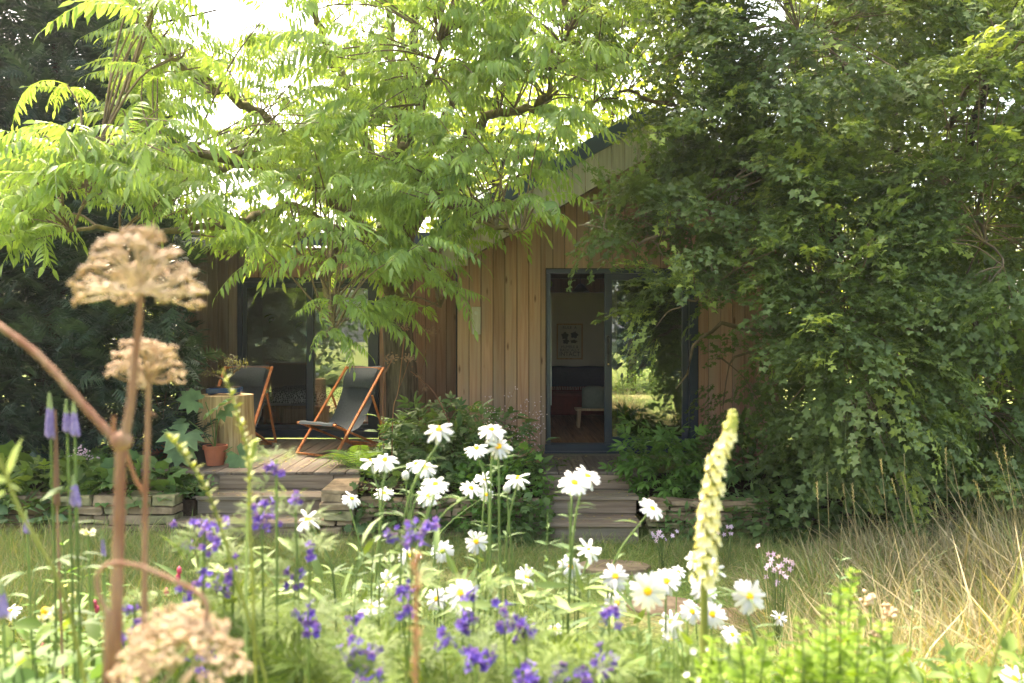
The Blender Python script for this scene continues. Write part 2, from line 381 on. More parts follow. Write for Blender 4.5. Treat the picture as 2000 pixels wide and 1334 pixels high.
def groundmat():
    m, nt, b = newmat('lawn_ground'); b.inputs['Roughness'].default_value = 1; b.inputs['Specular IOR Level'].default_value = .05
    geo = N(nt, 'ShaderNodeNewGeometry')
    n1 = N(nt, 'ShaderNodeTexNoise'); n1.inputs['Scale'].default_value = 1.1; n1.inputs['Detail'].default_value = 6; nt.links.new(geo.outputs['Position'], n1.inputs['Vector'])
    n2 = N(nt, 'ShaderNodeTexNoise'); n2.inputs['Scale'].default_value = 40; n2.inputs['Detail'].default_value = 5; nt.links.new(geo.outputs['Position'], n2.inputs['Vector'])
    c1 = ramp(nt, n1.outputs[0], [(0.35, (.13, .19, .045)), (0.52, (.20, .25, .065)), (0.68, (.33, .29, .12))])
    mr = N(nt, 'ShaderNodeMapRange'); mr.inputs[1].default_value = .3; mr.inputs[2].default_value = .7; mr.inputs[3].default_value = .6; mr.inputs[4].default_value = 1.25; nt.links.new(n2.outputs[0], mr.inputs[0])
    sv = N(nt, 'ShaderNodeVectorMath', operation='SCALE'); nt.links.new(c1, sv.inputs[0]); nt.links.new(mr.outputs[0], sv.inputs['Scale'])
    nt.links.new(sv.outputs[0], b.inputs['Base Color'])
    bp = N(nt, 'ShaderNodeBump'); bp.inputs['Strength'].default_value = .8; bp.inputs['Distance'].default_value = .03; nt.links.new(n2.outputs[0], bp.inputs['Height']); nt.links.new(bp.outputs[0], b.inputs['Normal'])
    return m
M['ground'] = groundmat()

# ------------------------------------------------------------------ leaf templates (x = length, z = face normal)
def t_leaf(w=0.28, fold=0.06, droop=0.12, tip=1.0):
    st = [(0.0, 0.0), (0.28, 0.9), (0.62, 0.8)]
    V = [(0, 0, 0)]
    for x, k in st[1:]:
        z = -droop * x * x
        V += [(x, w / 2 * k, z + fold * k), (x, 0, z), (x, -w / 2 * k, z + fold * k)]
    V.append((tip, 0, -droop * tip))
    T = [(0, 2, 1), (0, 3, 2), (1, 2, 5), (1, 5, 4), (2, 3, 6), (2, 6, 5), (4, 5, 7), (5, 6, 7)]
    return np.array(V, float), np.array(T)

def t_lobed(n=5, depth=0.45, spread=300, cup=0.08, jag=True):
    "lobed palmate leaf around petiole at origin, pointing +x"
    V = [(0.12, 0, 0)]; a0 = -spread / 2; k = 2 * n
    for i in range(k + 1):
        a = math.radians(a0 + spread * i / k); r = (1.0 if i % 2 else 1 - depth) * (0.62 + 0.38 * math.cos(a / 2) ** 2)
        r *= 0.62
        V.append((0.35 + r * math.cos(a), r * math.sin(a), (-cup if i % 2 else cup * .6)))
    V[0] = (0.35, 0, 0.0)
    T = [(0, i, i + 1) for i in range(1, k + 1)]
    return np.array(V, float), np.array(T)

def place(tpl, pos, d, up, s, roll=0.0):
    R = frames([d], [up], np.array([roll]))[0]
    return tpl[0] @ R.T * s + np.asarray(pos), tpl[1]

def strip_tri(pts, w, axis=(0, 1, 0)):
    pts = np.asarray(pts, float); ax = np.asarray(axis) * w / 2; n = len(pts)
    V = np.concatenate([pts - ax, pts + ax]); T = []
    for i in range(n - 1): T += [(i, i + 1, n + i), (i + 1, n + i + 1, n + i)]
    return V, np.array(T)

def t_pinnate(pairs=10, seed=0, droop=.45, lift=.16, hang=.75):
    "compound leaf of length 1 with hanging leaflets"
    r = np.random.default_rng(seed); parts = []
    f = lambda t: np.array([0.95 * t, 0.05 * math.sin(3 * t + seed), lift * t * 2 - droop * t * t * 1.2])
    pts = [f(t) for t in np.linspace(0, 1, 7)]
    parts.append(strip_tri(pts, .012)); parts.append(strip_tri(pts, .012, (0, 0, 1)))
    for i in range(pairs):
        t = .17 + .80 * i / pairs; p = f(t); tg = f(t + .02) - p; tg /= np.linalg.norm(tg)
        for s in (-1, 1):
            d = tg * (.42 + .15 * r.random()) + np.array([0, s * .8, -hang * (.6 + .6 * r.random())])
            L = (.25 - .10 * abs(i / pairs - .4)) * (.72 + .45 * r.random())
            if r.random() < .05: continue
            up = np.array([.45, s * .55, .9]) + r.normal(0, .32, 3)
            parts.append(place(t_leaf(.27, .05, .22 + .2 * r.random()), p, d, up, L))
    parts.append(place(t_leaf(.31, .04, .2), f(1.0), f(1.0) - f(.95) + np.array([0, 0, -.01]), (0, 0, 1), .2))
    return merge(parts)

T_PIN = [t_pinnate(10, 1), t_pinnate(9, 2, .6, .22, .9), t_pinnate(11, 3, .3, .12, .6), t_pinnate(8, 4, .8, .25, .7), t_pinnate(9, 5, .5, .05, 1.1), t_pinnate(11, 6, .95, .3, .8)]
T_MAPLE = [t_lobed(5, .42, 290, .10), t_lobed(3, .45, 260, .08), t_lobed(5, .5, 300, -.08)]
T_PALM = [t_lobed(7, .22, 330, .06), t_lobed(8, .3, 330, .08)]
T_LEAF = [t_leaf(.45, .05, .18), t_leaf(.38, .07, .3)]
T_NARROW = [t_leaf(.2, .02, .25), t_leaf(.16, .03, .5)]
T_ROUND = [t_leaf(.75, .04, .2), t_leaf(.68, .06, .15)]

def t_spray(seed, leaves=24, tpl=T_MAPLE, droop=.5, ls=.155, side=.13):
    "leafy twig of length 1"
    r = np.random.default_rng(seed)
    f = lambda t: np.array([t * .95, .06 * math.sin(4 * t + seed), .10 * t - droop * t * t])
    parts = [strip_tri([f(t) for t in np.linspace(0, 1, 5)], .008), strip_tri([f(t) for t in np.linspace(0, 1, 5)], .008, (0, 0, 1))]
    for i in range(leaves):
        t = .08 + .92 * (i / leaves); s = 1 if i % 2 else -1
        p = f(t) + np.array([0, s * side * r.random() * (1.3 - t), .03 * r.normal()])
        d = np.array([.5, s * (.9 + .4 * r.random()), -.35 + .4 * r.normal()])
        up = np.array([.35, .25 * s, 1.0]) + r.normal(0, .33, 3)
        parts.append(place(tpl[r.integers(len(tpl))], p, d, up, ls * (.7 + .6 * r.random())))
    return merge(parts)
T_SPRAY = [t_spray(s) for s in range(6)]

def t_needle(seed, n=18):
    r = np.random.default_rng(seed); V = []; T = []
    f = lambda t: np.array([t, 0, .05 * t - .25 * t * t])
    for i in range(n):
        t = .05 + .95 * i / n; s = 1 if i % 2 else -1; L = .34 * (1.15 - t) + .08
        p = f(t); q = p + np.array([.6 * L, s * L, -.25 * L + .06 * r.normal()]); w = .050
        b = len(V); V += [p - [w, 0, 0], p + [w, 0, 0], q]; T.append((b, b + 1, b + 2))
    parts = [(np.array(V), np.array(T)), strip_tri([f(t) for t in np.linspace(0, 1, 4)], .03)]
    return merge(parts)
T_YEW = [t_needle(s) for s in range(4)]

def t_fern(seed, n=17, droop=.75):
    r = np.random.default_rng(seed); parts = []
    f = lambda t: np.array([.9 * t, 0, .55 * t - droop * t * t])
    parts.append(strip_tri([f(t) for t in np.linspace(0, 1, 7)], .012))
    for i in range(n):
        t = .12 + .88 * i / n; L = .24 * math.sin(math.pi * min(1, .25 + t * .78)) + .01
        for s in (-1, 1):
            parts.append(place(t_leaf(.13, .02, .15), f(t), (.3, s, -.12), (0, 0, 1), L))
    return merge(parts)
T_FERN = [t_fern(1), t_fern(2, 15, .95)]

def t_feather(seed, n=13):
    r = np.random.default_rng(seed); parts = []
    for i in range(n):
        a = -1.7 + 3.4 * i / (n - 1); d = np.array([math.cos(a) + .15, math.sin(a), .25 * r.normal()])
        L = .75 + .4 * r.random()
        m = d * L * .5 + np.array([0, 0, .06]); e = d * L + np.array([0, 0, -.12 + .1 * r.normal()])
        s = np.cross(d, [0, 0, 1]); s /= np.linalg.norm(s)
        parts.append((np.array([[0, 0, 0], m - s * .03, m + s * .03, e]), np.array([(0, 1, 2), (1, 3, 2)])))
        g = d * .5 + s * .45 * (1 if i % 2 else -1); g /= np.linalg.norm(g)
        parts.append((np.array([m - d * .05, m + d * .05, m + g * .38]), np.array([(0, 1, 2)])))
    return merge(parts)
T_FEATHER = [t_feather(s) for s in range(3)]

def t_peony(seed):
    r = np.random.default_rng(seed); parts = [strip_tri([(0, 0, 0), (.3, 0, .04), (.55, 0, .02)], .018)]
    for (x, a) in ((.30, 1.0), (.30, -1.0), (.5, .62), (.5, -.62), (.55, 0), (.42, 1.35), (.42, -1.35)):
        parts.append(place(t_leaf(.36, .05, .3), (x, 0, .03), (math.cos(a), math.sin(a), -.1 + .1 * r.normal()), (0, 0, 1), .42))
    return merge(parts)
T_PEONY = [t_peony(1), t_peony(2)]

def t_blade(bend=.5, w=.035, n=3):
    t = np.linspace(0, 1, n + 1); x = bend * t * t; z = t * (1 - .25 * bend * t)
    V = []; T = []
    for i in range(n): V += [(x[i], -w * (1 - t[i] * .6), z[i]), (x[i], w * (1 - t[i] * .6), z[i])]
    V.append((x[n], 0, z[n]))
    for i in range(n - 1): a = 2 * i; T += [(a, a + 1, a + 2), (a + 1, a + 3, a + 2)]
    a = 2 * (n - 1); T.append((a, a + 1, a + 2))
    return np.array(V, float), np.array(T)

def meshes(tpls, name, mat, size=1.0):
    out = []
    for V, T in tpls: out.append(mesh_np(name, V * size, T, mat, np.zeros(len(T))))
    return out

def leafy(root, name, tpls, mat, pos, R, s, nparts=0, origin=(0, 0, 0), rnd=None, foliage='foliage'):
    "the nparts leaves nearest the camera become objects, the rest one stuff part"
    K = len(pos); s = np.broadcast_to(np.asarray(s, float), (K,)); which = rng.integers(0, len(tpls), K)
    if rnd is None: rnd = rng.random(K)
    px, py = proj(np.maximum(pos, [-1e9, .1, -1e9])); vis = (px > -60) & (px < 2060) & (py > -60) & (py < 1400) & (pos[:, 1] > .3)
    order = np.argsort(np.where(vis, pos[:, 1] / s, 1e6)); own = order[:nparts]; own = own[vis[own]]
    rest = np.setdiff1d(np.arange(K), own)
    org = np.asarray(origin, float)
    if len(own):
        ms = meshes(tpls, name, mat)
        for i in own:
            o = bpy.data.objects.new(name, ms[which[i]]); COL.objects.link(o); o.parent = root
            Mx = Matrix.Translation(Vector(pos[i] - org)) @ Matrix([list(map(float, r)) for r in R[i]]).to_4x4() @ Matrix.Scale(float(s[i]), 4)
            o.matrix_local = Mx
    if len(rest):
        V, T, rn = scatter(tpls, pos[rest] - org, R[rest], s[rest], rnd[rest], which[rest])
        o = link(foliage, mesh_np(foliage, V, T, mat, rn), root); o['kind'] = 'stuff'

# ------------------------------------------------------------------ ground
xs = np.unique(np.concatenate([np.linspace(-8, 8, 65), np.array([-300, -120, -60, -30, -20, -14, -10, 10, 14, 20, 30, 60, 120, 300])]))
ys = np.unique(np.concatenate([np.linspace(-6, 14, 81), np.array([-300, -120, -60, -30, -20, -14, -10, 18, 24, 34, 60, 120, 300, 500])]))
X, Y = np.meshgrid(xs, ys); Z = gz(X, Y) + 0.02 * np.sin(X * 1.7) * np.cos(Y * 1.3) * (np.abs(X) < 8.5)
nx, ny = len(xs), len(ys)
I = np.arange(nx * ny).reshape(ny, nx)
gf = np.stack([I[:-1, :-1], I[:-1, 1:], I[1:, 1:], I[1:, :-1]], -1).reshape(-1, 4)
tag(link('ground', mesh_np('ground', np.stack([X, Y, Z], -1).reshape(-1, 3), gf, M['ground'], smooth=True)), kind='structure')

# planting soil banked behind the stone walls
for (x0, x1, y0, y1, h) in ((-5.6, -2.96, 7.42, 7.82, .33), (-9, -4.25, 7.82, 10.4, .40), (-1.48, .27, 7.42, 9.05, .42), (-1.46, -.70, 9.05, 10.45, .46), (1.30, 4.2, 7.42, 9.0, .30)):
    n = 14; gx, gy = np.meshgrid(np.linspace(x0, x1, n), np.linspace(y0, y1, n)); q = rng.normal(0, .012, gx.shape) + h
    V = np.stack([gx, gy, q], -1).reshape(-1, 3); I = np.arange(n * n).reshape(n, n)
    f = np.stack([I[:-1, :-1], I[:-1, 1:], I[1:, 1:], I[1:, :-1]], -1).reshape(-1, 4)
    me_v = np.concatenate([V, V[I[0]] * [1, 1, 0], V[I[-1]] * [1, 1, 0], V[I[:, 0]] * [1, 1, 0], V[I[:, -1]] * [1, 1, 0]])
    ex = []
    for e, (edge, off) in enumerate(((I[0], n * n), (I[-1], n * n + n), (I[:, 0], n * n + 2 * n), (I[:, -1], n * n + 3 * n))):
        for k in range(n - 1): ex.append((edge[k], edge[k + 1], off + k + 1, off + k))
    tag(link('planting_soil', mesh_np('planting_soil', me_v, np.concatenate([f, np.array(ex)]), M['soil'])), kind='structure')

# ------------------------------------------------------------------ deck and steps
DZ = 0.51; DE = 7.84
def board(parent, name, mat, x0, x1, y0, y1, z0, z1, bevel=.004, loc=True):
    c = ((x0 + x1) / 2, (y0 + y1) / 2, (z0 + z1) / 2)
    o = MB().box(x0 - c[0], x1 - c[0], y0 - c[1], y1 - c[1], z0 - c[2], z1 - c[2]).build(name, mat, parent, c, bevel=bevel); return o

def deck(x0, x1, y0, y1, label, cross=False):
    d = thing('wooden_deck', label, 'deck')
    w = .160; x = x0
    ye = y1 - (.14 if cross else 0)
    while x < x1 - .02:
        j = random.uniform(-.002, .002)
        board(d, 'deck_board', M['deck'], x + .004, min(x + w - .004, x1), y0 + j * 2, ye - .005, DZ - .028 + j, DZ + j); x += w
    if cross: board(d, 'deck_board', M['step'], x0, x1, ye + .003, y1, DZ - .028, DZ + .001)
    board(d, 'edge_board', M['step'], x0, x1, y0 + .03, y0 + .055, DZ - .17, DZ - .032)
    MB().box(x0 + .02, x1 - .02, y0 + .07, y1, DZ - .20, DZ - .035).build('joist_frame', M['bark_dark'], d)
    return d
deck(-4.20, -1.50, DE, 10.44, 'broad weathered deck carrying the deckchairs and tree stump')
deck(.30, 1.28, DE, 9.06, 'short narrow deck below the open sliding door', cross=True)

def steps(x0, x1, label, flare=.10):
    s = thing('wooden_steps', label, 'steps')
    # risers and treads under the deck edge
    for k, (yt, h) in enumerate(((DE, DZ), (7.47, .34), (7.13, .17))):
        a, b = x0 - flare * k, x1 - .03 * k
        if k: # tread of two boards
            ym = yt + (DE - 7.47) / 2 + .01
            board(s, 'tread', M['step'], a, b, yt, ym - .003, h - .035, h, .004)
            board(s, 'tread', M['step'], a, b, ym + .003, yt + .385, h - .035, h + random.uniform(-.002, .002), .004)
        board(s, 'riser', M['step'], a + .02, b - .02, yt + .028, yt + .052, h - .17 + (.004 if k < 2 else -.02), h - (.036 if k else .032) - (0.0 if k else .14 * 0), .003)
    return s
# deck edge boards and first risers share a plane, so the steps sit just in front of them
st1 = steps(-2.90, -1.74, 'three weathered wooden steps beside the stone wall, left flight')
st2 = steps(.32, 1.22, 'three weathered wooden steps below the open sliding door')
for s in (st1, st2):
    for c in s.children:
        if c.name.startswith('riser') and c.location.z > DZ - .17: c.location.y -= .028

# ------------------------------------------------------------------ dry stone walls
def stone_mesh(w, d, h, seed):
    r = np.random.default_rng(seed); bm = bmesh.new(); bmesh.ops.create_cube(bm, size=1)
    for v in bm.verts: v.co = Vector((v.co.x * w, v.co.y * d, v.co.z * h))
    bmesh.ops.bevel(bm, geom=bm.edges[:], offset=min(.009, h * .16), segments=1, affect='EDGES')
    for v in bm.verts: v.co += Vector(r.normal(0, .0065, 3))
    me = bpy.data.meshes.new('stone'); bm.to_mesh(me); bm.free(); me.materials.append(M['stone_moss'] if r.random() < .3 else M['stone']); return me

def stone_wall(x0, x1, yf, h, label, dep=.20, courses=None, yr=0.0):
    w = thing('dry_stone_wall', label, 'stone wall')
    z = -.02; k = 0
    while z < h - .015:
        ch = random.uniform(.05, .088)
        if z + ch > h - .03: ch = h - z
        x = x0 + random.uniform(-.02, .02)
        while x < x1 - .03:
            L = random.uniform(.13, .40)
            if x + L > x1 - .07: L = x1 - x
            hh = ch - random.uniform(.006, .012)
            me = stone_mesh(L - random.uniform(.006, .014), dep + random.uniform(-.03, .02), hh, random.randrange(10 ** 6))
            o = link('stone', me, w, (x + L / 2, yf + dep / 2 + random.uniform(-.018, .018), z + ch / 2)); o.rotation_euler = (random.gauss(0, .02), random.gauss(0, .018), random.gauss(0, .03))
            x += L
        z += ch; k += 1
    # earth packed behind the joints
    MB().box(x0 + .03, x1 - .03, yf + .06, yf + dep + .06, -.05, h - .045).build('earth_core', M['soil'], w)
    return w
stone_wall(-4.75, -3.06, 7.22, .40, 'long dry stone wall under the garden bed left of the steps', .24)
stone_wall(-1.72, -1.44, 7.18, .46, 'short stack of squared stones at the right end of the left steps', .50)
stone_wall(-1.42, .26, 7.26, .36, 'low dry stone wall behind the daisies between the flights of steps', .20)
stone_wall(1.26, 2.35, 7.24, .34, 'shaded dry stone wall right of the door steps', .22)

# stepping stones in the lawn
for (px, py, w, d, lab) in ((1195, 1112, .62, .34, 'flat brown stepping stone at the foot of the door steps'), (1295, 1190, .5, .4, 'flat stepping stone half hidden behind the big daisies'), (1440, 1215, .6, .4, 'nearest stepping stone beside the lime green shrub')):
    D = F * CZ / (py - YH); p = P(px, py, D); p[2] = float(gz(p[0], p[1]))
    t = MB(); n = 9; ring = [(w / 2 * (1 + random.uniform(-.12, .08)) * math.cos(a), d / 2 * (1 + random.uniform(-.12, .08)) * math.sin(a)) for a in [2 * math.pi * i / n for i in range(n)]]
    V = [(x, y, -.03) for x, y in ring] + [(x, y, .03) for x, y in ring] + [(x * .96, y * .96, .036) for x, y in ring]
    Fc = [tuple(range(2 * n, 3 * n))]
    for i in range(n):
        j = (i + 1) % n; Fc += [(i, j, n + j, n + i), (n + i, n + j, 2 * n + j, 2 * n + i)]
    t.add(V, Fc); tag(t.build('stepping_stone', M['stone'], None, p), lab, 'stepping stone', 'stepping stones across the lawn')

# ------------------------------------------------------------------ cabin (right)
WY = 9.13; CX0, CX1 = -.628, 3.11; DX0, DX1 = .397, 2.124; DTOP = DZ + 2.107
AX, AZ, SL = 1.44, 4.30, .56         # roof apex and slope
cabin = thing('timber_cabin', 'timber cabin with a gabled front and open sliding glass door', 'cabin')
def rz_(x): return AZ - .20 - SL * abs(x - AX)
bw = .137
x = CX0
while x < CX1 - .01:
    xe = min(x + bw, CX1); a, b = x + .0035, xe - .0035
    segs = []
    for (s0, s1) in ((a, b),):
        if b <= DX0 - .0 or a >= DX1: segs.append((s0, s1, .36))
        elif a >= DX0 and b <= DX1: segs.append((s0, s1, DTOP + .012))
        elif a < DX0: segs += [(s0, DX0 - .012, .36), (DX0 - .012, s1, DTOP + .012)]
        else: segs += [(s0, DX1 + .012, DTOP + .012), (DX1 + .012, s1, .36)]
    for s0, s1, zb in segs:
        c = (s0 + s1) / 2; pr = random.uniform(-.0015, .0015)
        zt0, zt1 = rz_(s0), rz_(s1); poly = [(s0 - c, zb), (s1 - c, zb), (s1 - c, zt1), (s0 - c, zt0)]
        if s0 < AX < s1: poly.insert(3, (AX - c, rz_(AX)))
        MB().prism(poly, -.022 + pr, 0).build('wall_board', M['clad'], cabin, (c, WY, 0), bevel=.003)
    x = xe
# structure behind the cladding, side and back walls
wl_ = MB()
poly = [(CX0 + .01, .3), (DX0, .3), (DX0, DTOP), (DX1, DTOP), (DX1, .3), (CX1 - .01, .3), (CX1 - .01, rz_(CX1)), (AX, rz_(AX)), (CX0 + .01, rz_(CX0))]
V = [(a, WY + .004, z) for a, z in poly] + [(a, WY + .10, z) for a, z in poly]; n = 9
wl_.f += [(0, 1, 2, 8), (8, 2, 3, 7), (7, 3, 6), (3, 4, 5, 6)]; wl_.v += [tuple(v) for v in V]
wl_.f += [tuple(i + 9 for i in reversed(f)) for f in [(0, 1, 2, 8), (8, 2, 3, 7), (7, 3, 6), (3, 4, 5, 6)]]
wl_.f += [(1, 10, 11, 2), (2, 11, 12, 3), (3, 12, 13, 4), (0, 8, 17, 9), (5, 14, 15, 6)]
wl_.build('wall_core', M['bark_dark'], cabin)
MB().box(CX0, CX0 + .08, WY + .102, 13.2, .3, rz_(CX0)).build('side_wall', M['clad'], cabin)
MB().box(CX1 - .08, CX1, WY + .102, 13.2, .3, rz_(CX1)).build('side_wall', M['clad'], cabin)
MB().prism([(CX0 + .085, .3), (CX1 - .085, .3), (CX1 - .085, rz_(CX1)), (AX, rz_(AX)), (CX0 + .085, rz_(CX0))], 13.1, 13.2).build('back_wall', M['clad'], cabin)
# roof: two slabs with navy edge
RX0, RX1, RY0, RY1 = -.78, 3.30, 8.52, 13.4
def roof_slab(xa, xb):
    za, zb = AZ - SL * abs(xa - AX), AZ - SL * abs(xb - AX)
    p = [(xa, za - .19), (xb, zb - .19), (xb, zb), (xa, za)]
    return p
rl = MB().prism(roof_slab(RX0, AX - .002), RY0 + .03, RY1).build('roof', M['navy_roof'], cabin)
rr_ = MB().prism(roof_slab(AX + .002, RX1), RY0 + .03, RY1).build('roof', M['navy_roof'], cabin)
MB().prism([(a, b + .004) for a, b in roof_slab(RX0 - .01, AX)], RY0, RY0 + .028).build('fascia', M['navy_roof'], rl)
MB().prism([(a, b + .004) for a, b in roof_slab(AX, RX1 + .01)], RY0, RY0 + .028).build('fascia', M['navy_roof'], rr_)
# pale bargeboards hanging under the fascia
x = RX0 + .02
while x < RX1 - .03:
    xe = min(x + .141, RX1); a, b = x + .003, xe - .003; c = (a + b) / 2
    f = lambda q: AZ - SL * abs(q - AX) - .14
    g = lambda q: AZ - SL * abs(q - AX) - .14 - .40
    poly = [(a - c, g(a)), (b - c, g(b)), (b - c, f(b)), (a - c, f(a))]
    if a < AX < b: poly = [(a - c, g(a)), (AX - c, g(AX)), (b - c, g(b)), (b - c, f(b)), (AX - c, f(AX)), (a - c, f(a))]
    MB().prism(poly, 0, .02).build('barge_board', M['barge'], cabin, (c, RY0 + .032, 0), bevel=.0025); x = xe
# boxed soffit between barge and wall
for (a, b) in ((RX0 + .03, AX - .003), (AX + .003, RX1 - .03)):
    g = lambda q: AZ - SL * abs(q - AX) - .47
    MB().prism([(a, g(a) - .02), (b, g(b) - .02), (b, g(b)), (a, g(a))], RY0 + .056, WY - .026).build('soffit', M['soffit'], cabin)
MB().box(RX0 + .16, RX0 + .30, RY0 + .06, RY0 + .20, 2.62, 2.76).build('eave_block', M['barge'], cabin)

# sliding door
fr = MB(); fy0, fy1 = WY - .035, WY + .10
fr.box(DX0, DX0 + .045, fy0, fy1, DZ + .11, DTOP - .05).box(DX1 - .095, DX1, fy0, fy1, DZ + .11, DTOP - .05).box(DX0, DX1, fy0, fy1, DTOP - .048, DTOP).box(DX0 - .02, DX1 + .0, fy0 - .02, fy1, DZ + .004, DZ + .108)
dfr = fr.build('door_frame', M['navy'], cabin, bevel=.003)
MB().box(DX0 - .03, DX1 + .01, fy0 - .045, fy0 - .021, DZ + .004, DZ + .03).build('sill_lip', M['navy'], dfr)
def sash(x0, x1, y, z0, z1, sl, sr, rt, rb, gm, name='sliding_sash'):
    m = MB().box(x0, x0 + sl, y, y + .04, z0, z1).box(x1 - sr, x1, y, y + .04, z0, z1).box(x0 + sl, x1 - sr, y, y + .04, z1 - rt, z1).box(x0 + sl, x1 - sr, y, y + .04, z0, z0 + rb)
    s = m.build(name, M['navy'], cabin if gm is M['glass'] else leftc, bevel=.002)
    # double glazing: one coated pane
    MB().box(x0 + sl - .004, x1 - sr + .004, y + .018, y + .022, z0 + rb - .004, z1 - rt + .004).build('glass_pane', gm, s)
    return s
z0, z1 = DZ + .11, DTOP - .05
s1 = sash(1.060, 1.345, WY + .0, z0, z1, .078, .0, .075, .07, M['glass']) if False else None
# sliding leaf parked half open over the fixed leaf
sl_ = sash(1.060, 2.02, WY - .010, z0, z1, .085, .07, .075, .075, M['glass'])
fx_ = sash(1.215, DX1 - .096, WY + .046, z0, z1, .078, .05, .075, .075, M['glass'], 'fixed_sash')
MB().box(1.085, 1.115, WY - .032, WY - .012, 1.50, 1.86).build('handle', M['black'], sl_, bevel=.003)
MB().tube(curve([(1.10, WY - .035, 1.83), (1.10, WY - .075, 1.80), (1.10, WY - .075, 1.66), (1.10, WY - .035, 1.63)], 4), .009, 6).build('handle_grip', M['black'], sl_, smooth=True)
MB().lathe([(.0, .0), (.009, 0), (.009, .02)], 10).build('lock_cylinder', M['brass'], sl_, (1.10, WY - .034, 1.53)).rotation_euler = (math.radians(90), 0, 0)
# thin bright edge of the far jamb seal
MB().box(DX0 + .047, DX0 + .055, WY - .02, WY - .012, DZ + .55, DTOP - .30).build('jamb_seal', M['fringe'], dfr)

# interior shell of the right cabin
FZ = .60
fl = thing('cabin_room', 'dim room seen through the open sliding door', 'room')
x = CX0 + .1
while x < CX1 - .1:
    board(fl, 'floor_board', M['floorwood'], x + .002, min(x + .14, CX1 - .1), WY + .105, 12.9, FZ - .02, FZ, .001); x += .142
MB().box(CX0 + .085, CX1 - .085, 12.80, 12.86, FZ, 3.4).build('inner_wall', M['plaster'], fl)
MB().box(CX0 + .085, CX0 + .11, WY + .11, 12.79, FZ, 2.9).build('inner_wall', M['plaster'], fl)
MB().box(CX1 - .11, CX1 - .085, WY + .11, 12.79, FZ, 2.9).build('inner_wall', M['plaster'], fl)
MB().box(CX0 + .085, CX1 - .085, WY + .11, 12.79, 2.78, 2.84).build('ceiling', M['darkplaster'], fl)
MB().box(CX0 + .12, CX1 - .12, 12.0, 12.12, 2.52, 2.72).build('ceiling_beam', M['soffit'], fl)

# poster
def text_obj(body, size, mat, loc, parent=None, name='lettering', align='CENTER', sx=1.0):
    cu = bpy.data.curves.new(name, 'FONT'); cu.body = body; cu.size = size; cu.align_x = align; cu.extrude = .0008
    t = bpy.data.objects.new('tmp', cu); COL.objects.link(t); dg = bpy.context.evaluated_depsgraph_get()
    me = bpy.data.meshes.new_from_object(t.evaluated_get(dg)); bpy.data.objects.remove(t); bpy.data.curves.remove(cu)
    me.materials.clear(); me.materials.append(mat)
    o = link(name, me, parent, loc); o.rotation_euler = (math.radians(90), 0, 0); o.scale = (sx, 1, 1); return o
PY = 12.77; a = P(1087, 702, PY); b = P(1138, 632, PY); w = b[0] - a[0]; h = b[2] - a[2]
ps = thing('framed_poster', 'framed poster with bold lettering on the back wall of the room', 'poster', (a[0], PY, a[2]))
m = MB(); m.box(0, w, -.03, 0, 0, .022).box(0, w, -.03, 0, h - .022, h).box(0, .022, -.03, 0, .024, h - .024).box(w - .022, w, -.03, 0, .024, h - .024); m.build('frame', M['palewood'], ps)
MB().box(.02, w - .02, -.012, -.002, .02, h - .02).build('print', plain('poster_paper', (.62, .58, .46), rough=.6), ps)
ink = plain('poster_ink', (.13, .12, .10), rough=.7)
for (txt, sz, zz, sx) in (('RULE  A', .062, .855, 1.05), ('HUMBLE &', .060, .32, 1.0), ('RADICALLY', .064, .225, .95), ('INTACT', .098, .095, .95)):
    text_obj(txt, sz * h / .58, ink, (w / 2, -.014, zz * h), ps, 'lettering', sx=sx * w / .42)
for (bx, bz, rx, rz) in ((.32, .66, .13, .10), (.68, .68, .14, .09), (.36, .50, .12, .07), (.66, .50, .13, .05)):
    m = MB(); k = 14; V = []
    for i in range(k): an = 2 * math.pi * i / k; q = 1 + .22 * math.sin(5 * an + bx * 20); V.append((bx * w + rx * w * q * math.cos(an), bz * h + rz * h * q * math.sin(an)))
    m.prism(V, -.0145, -.0125).build('printed_shape', ink, ps)

# sofa with blue throw, low bench, cushion
so_ = thing('red_sofa', 'dark red sofa against the back wall of the room', 'sofa', (.45, 12.1, FZ))
MB().box(-.75, 1.5, -.25, .35, .08, .40).build('seat', M['redcloth'], so_, bevel=.03)
MB().box(-.75, 1.5, .36, .60, .08, .76).build('backrest', M['redcloth'], so_, bevel=.03)
for lx in (-.65, 1.4): MB().box(lx, lx + .05, -.2, -.15, 0, .078).build('leg', M['palewood'], so_)
th = thing('blue_throw', 'blue woollen throw with a pale fringe over the red sofa', 'throw', (.45, 12.1, FZ))
m = MB(); n = 28
V = []; Fc = []
prof = [(.36, .46), (.345, .6), (.35, .80), (.36, .815), (.60, .82), (.62, .7)]
prof = [(.345, .47), (.343, .55), (.34, .65), (.345, .765), (.36, .78), (.45, .782), (.60, .78)]
for j, (yy, zz) in enumerate(prof):
    for i in range(n): V.append((-.7 + 1.75 * i / (n - 1), yy + .006 * math.sin(i * 1.3 + j), zz + .006 * math.sin(i * .9)))
for j in range(len(prof) - 1):
    for i in range(n - 1): q = j * n + i; Fc.append((q, q + 1, q + n + 1, q + n))
m.add(V, Fc).build('woven_blanket', M['bluecloth'], th, smooth=True)
m = MB()
for i in range(70): xx = -.7 + 1.75 * i / 69; m.beam((xx, .338, .47), (xx + random.uniform(-.01, .01), .333, .42), .008, .006, (1, 0, 0))
m.build('fringe', M['fringe'], th)
bn = thing('low_bench', 'low pale wooden bench in front of the red sofa', 'bench', (1.09, 11.0, FZ))
MB().box(-.22, .32, -.14, .14, .235, .262).build('seat', M['palewood'], bn, bevel=.004)
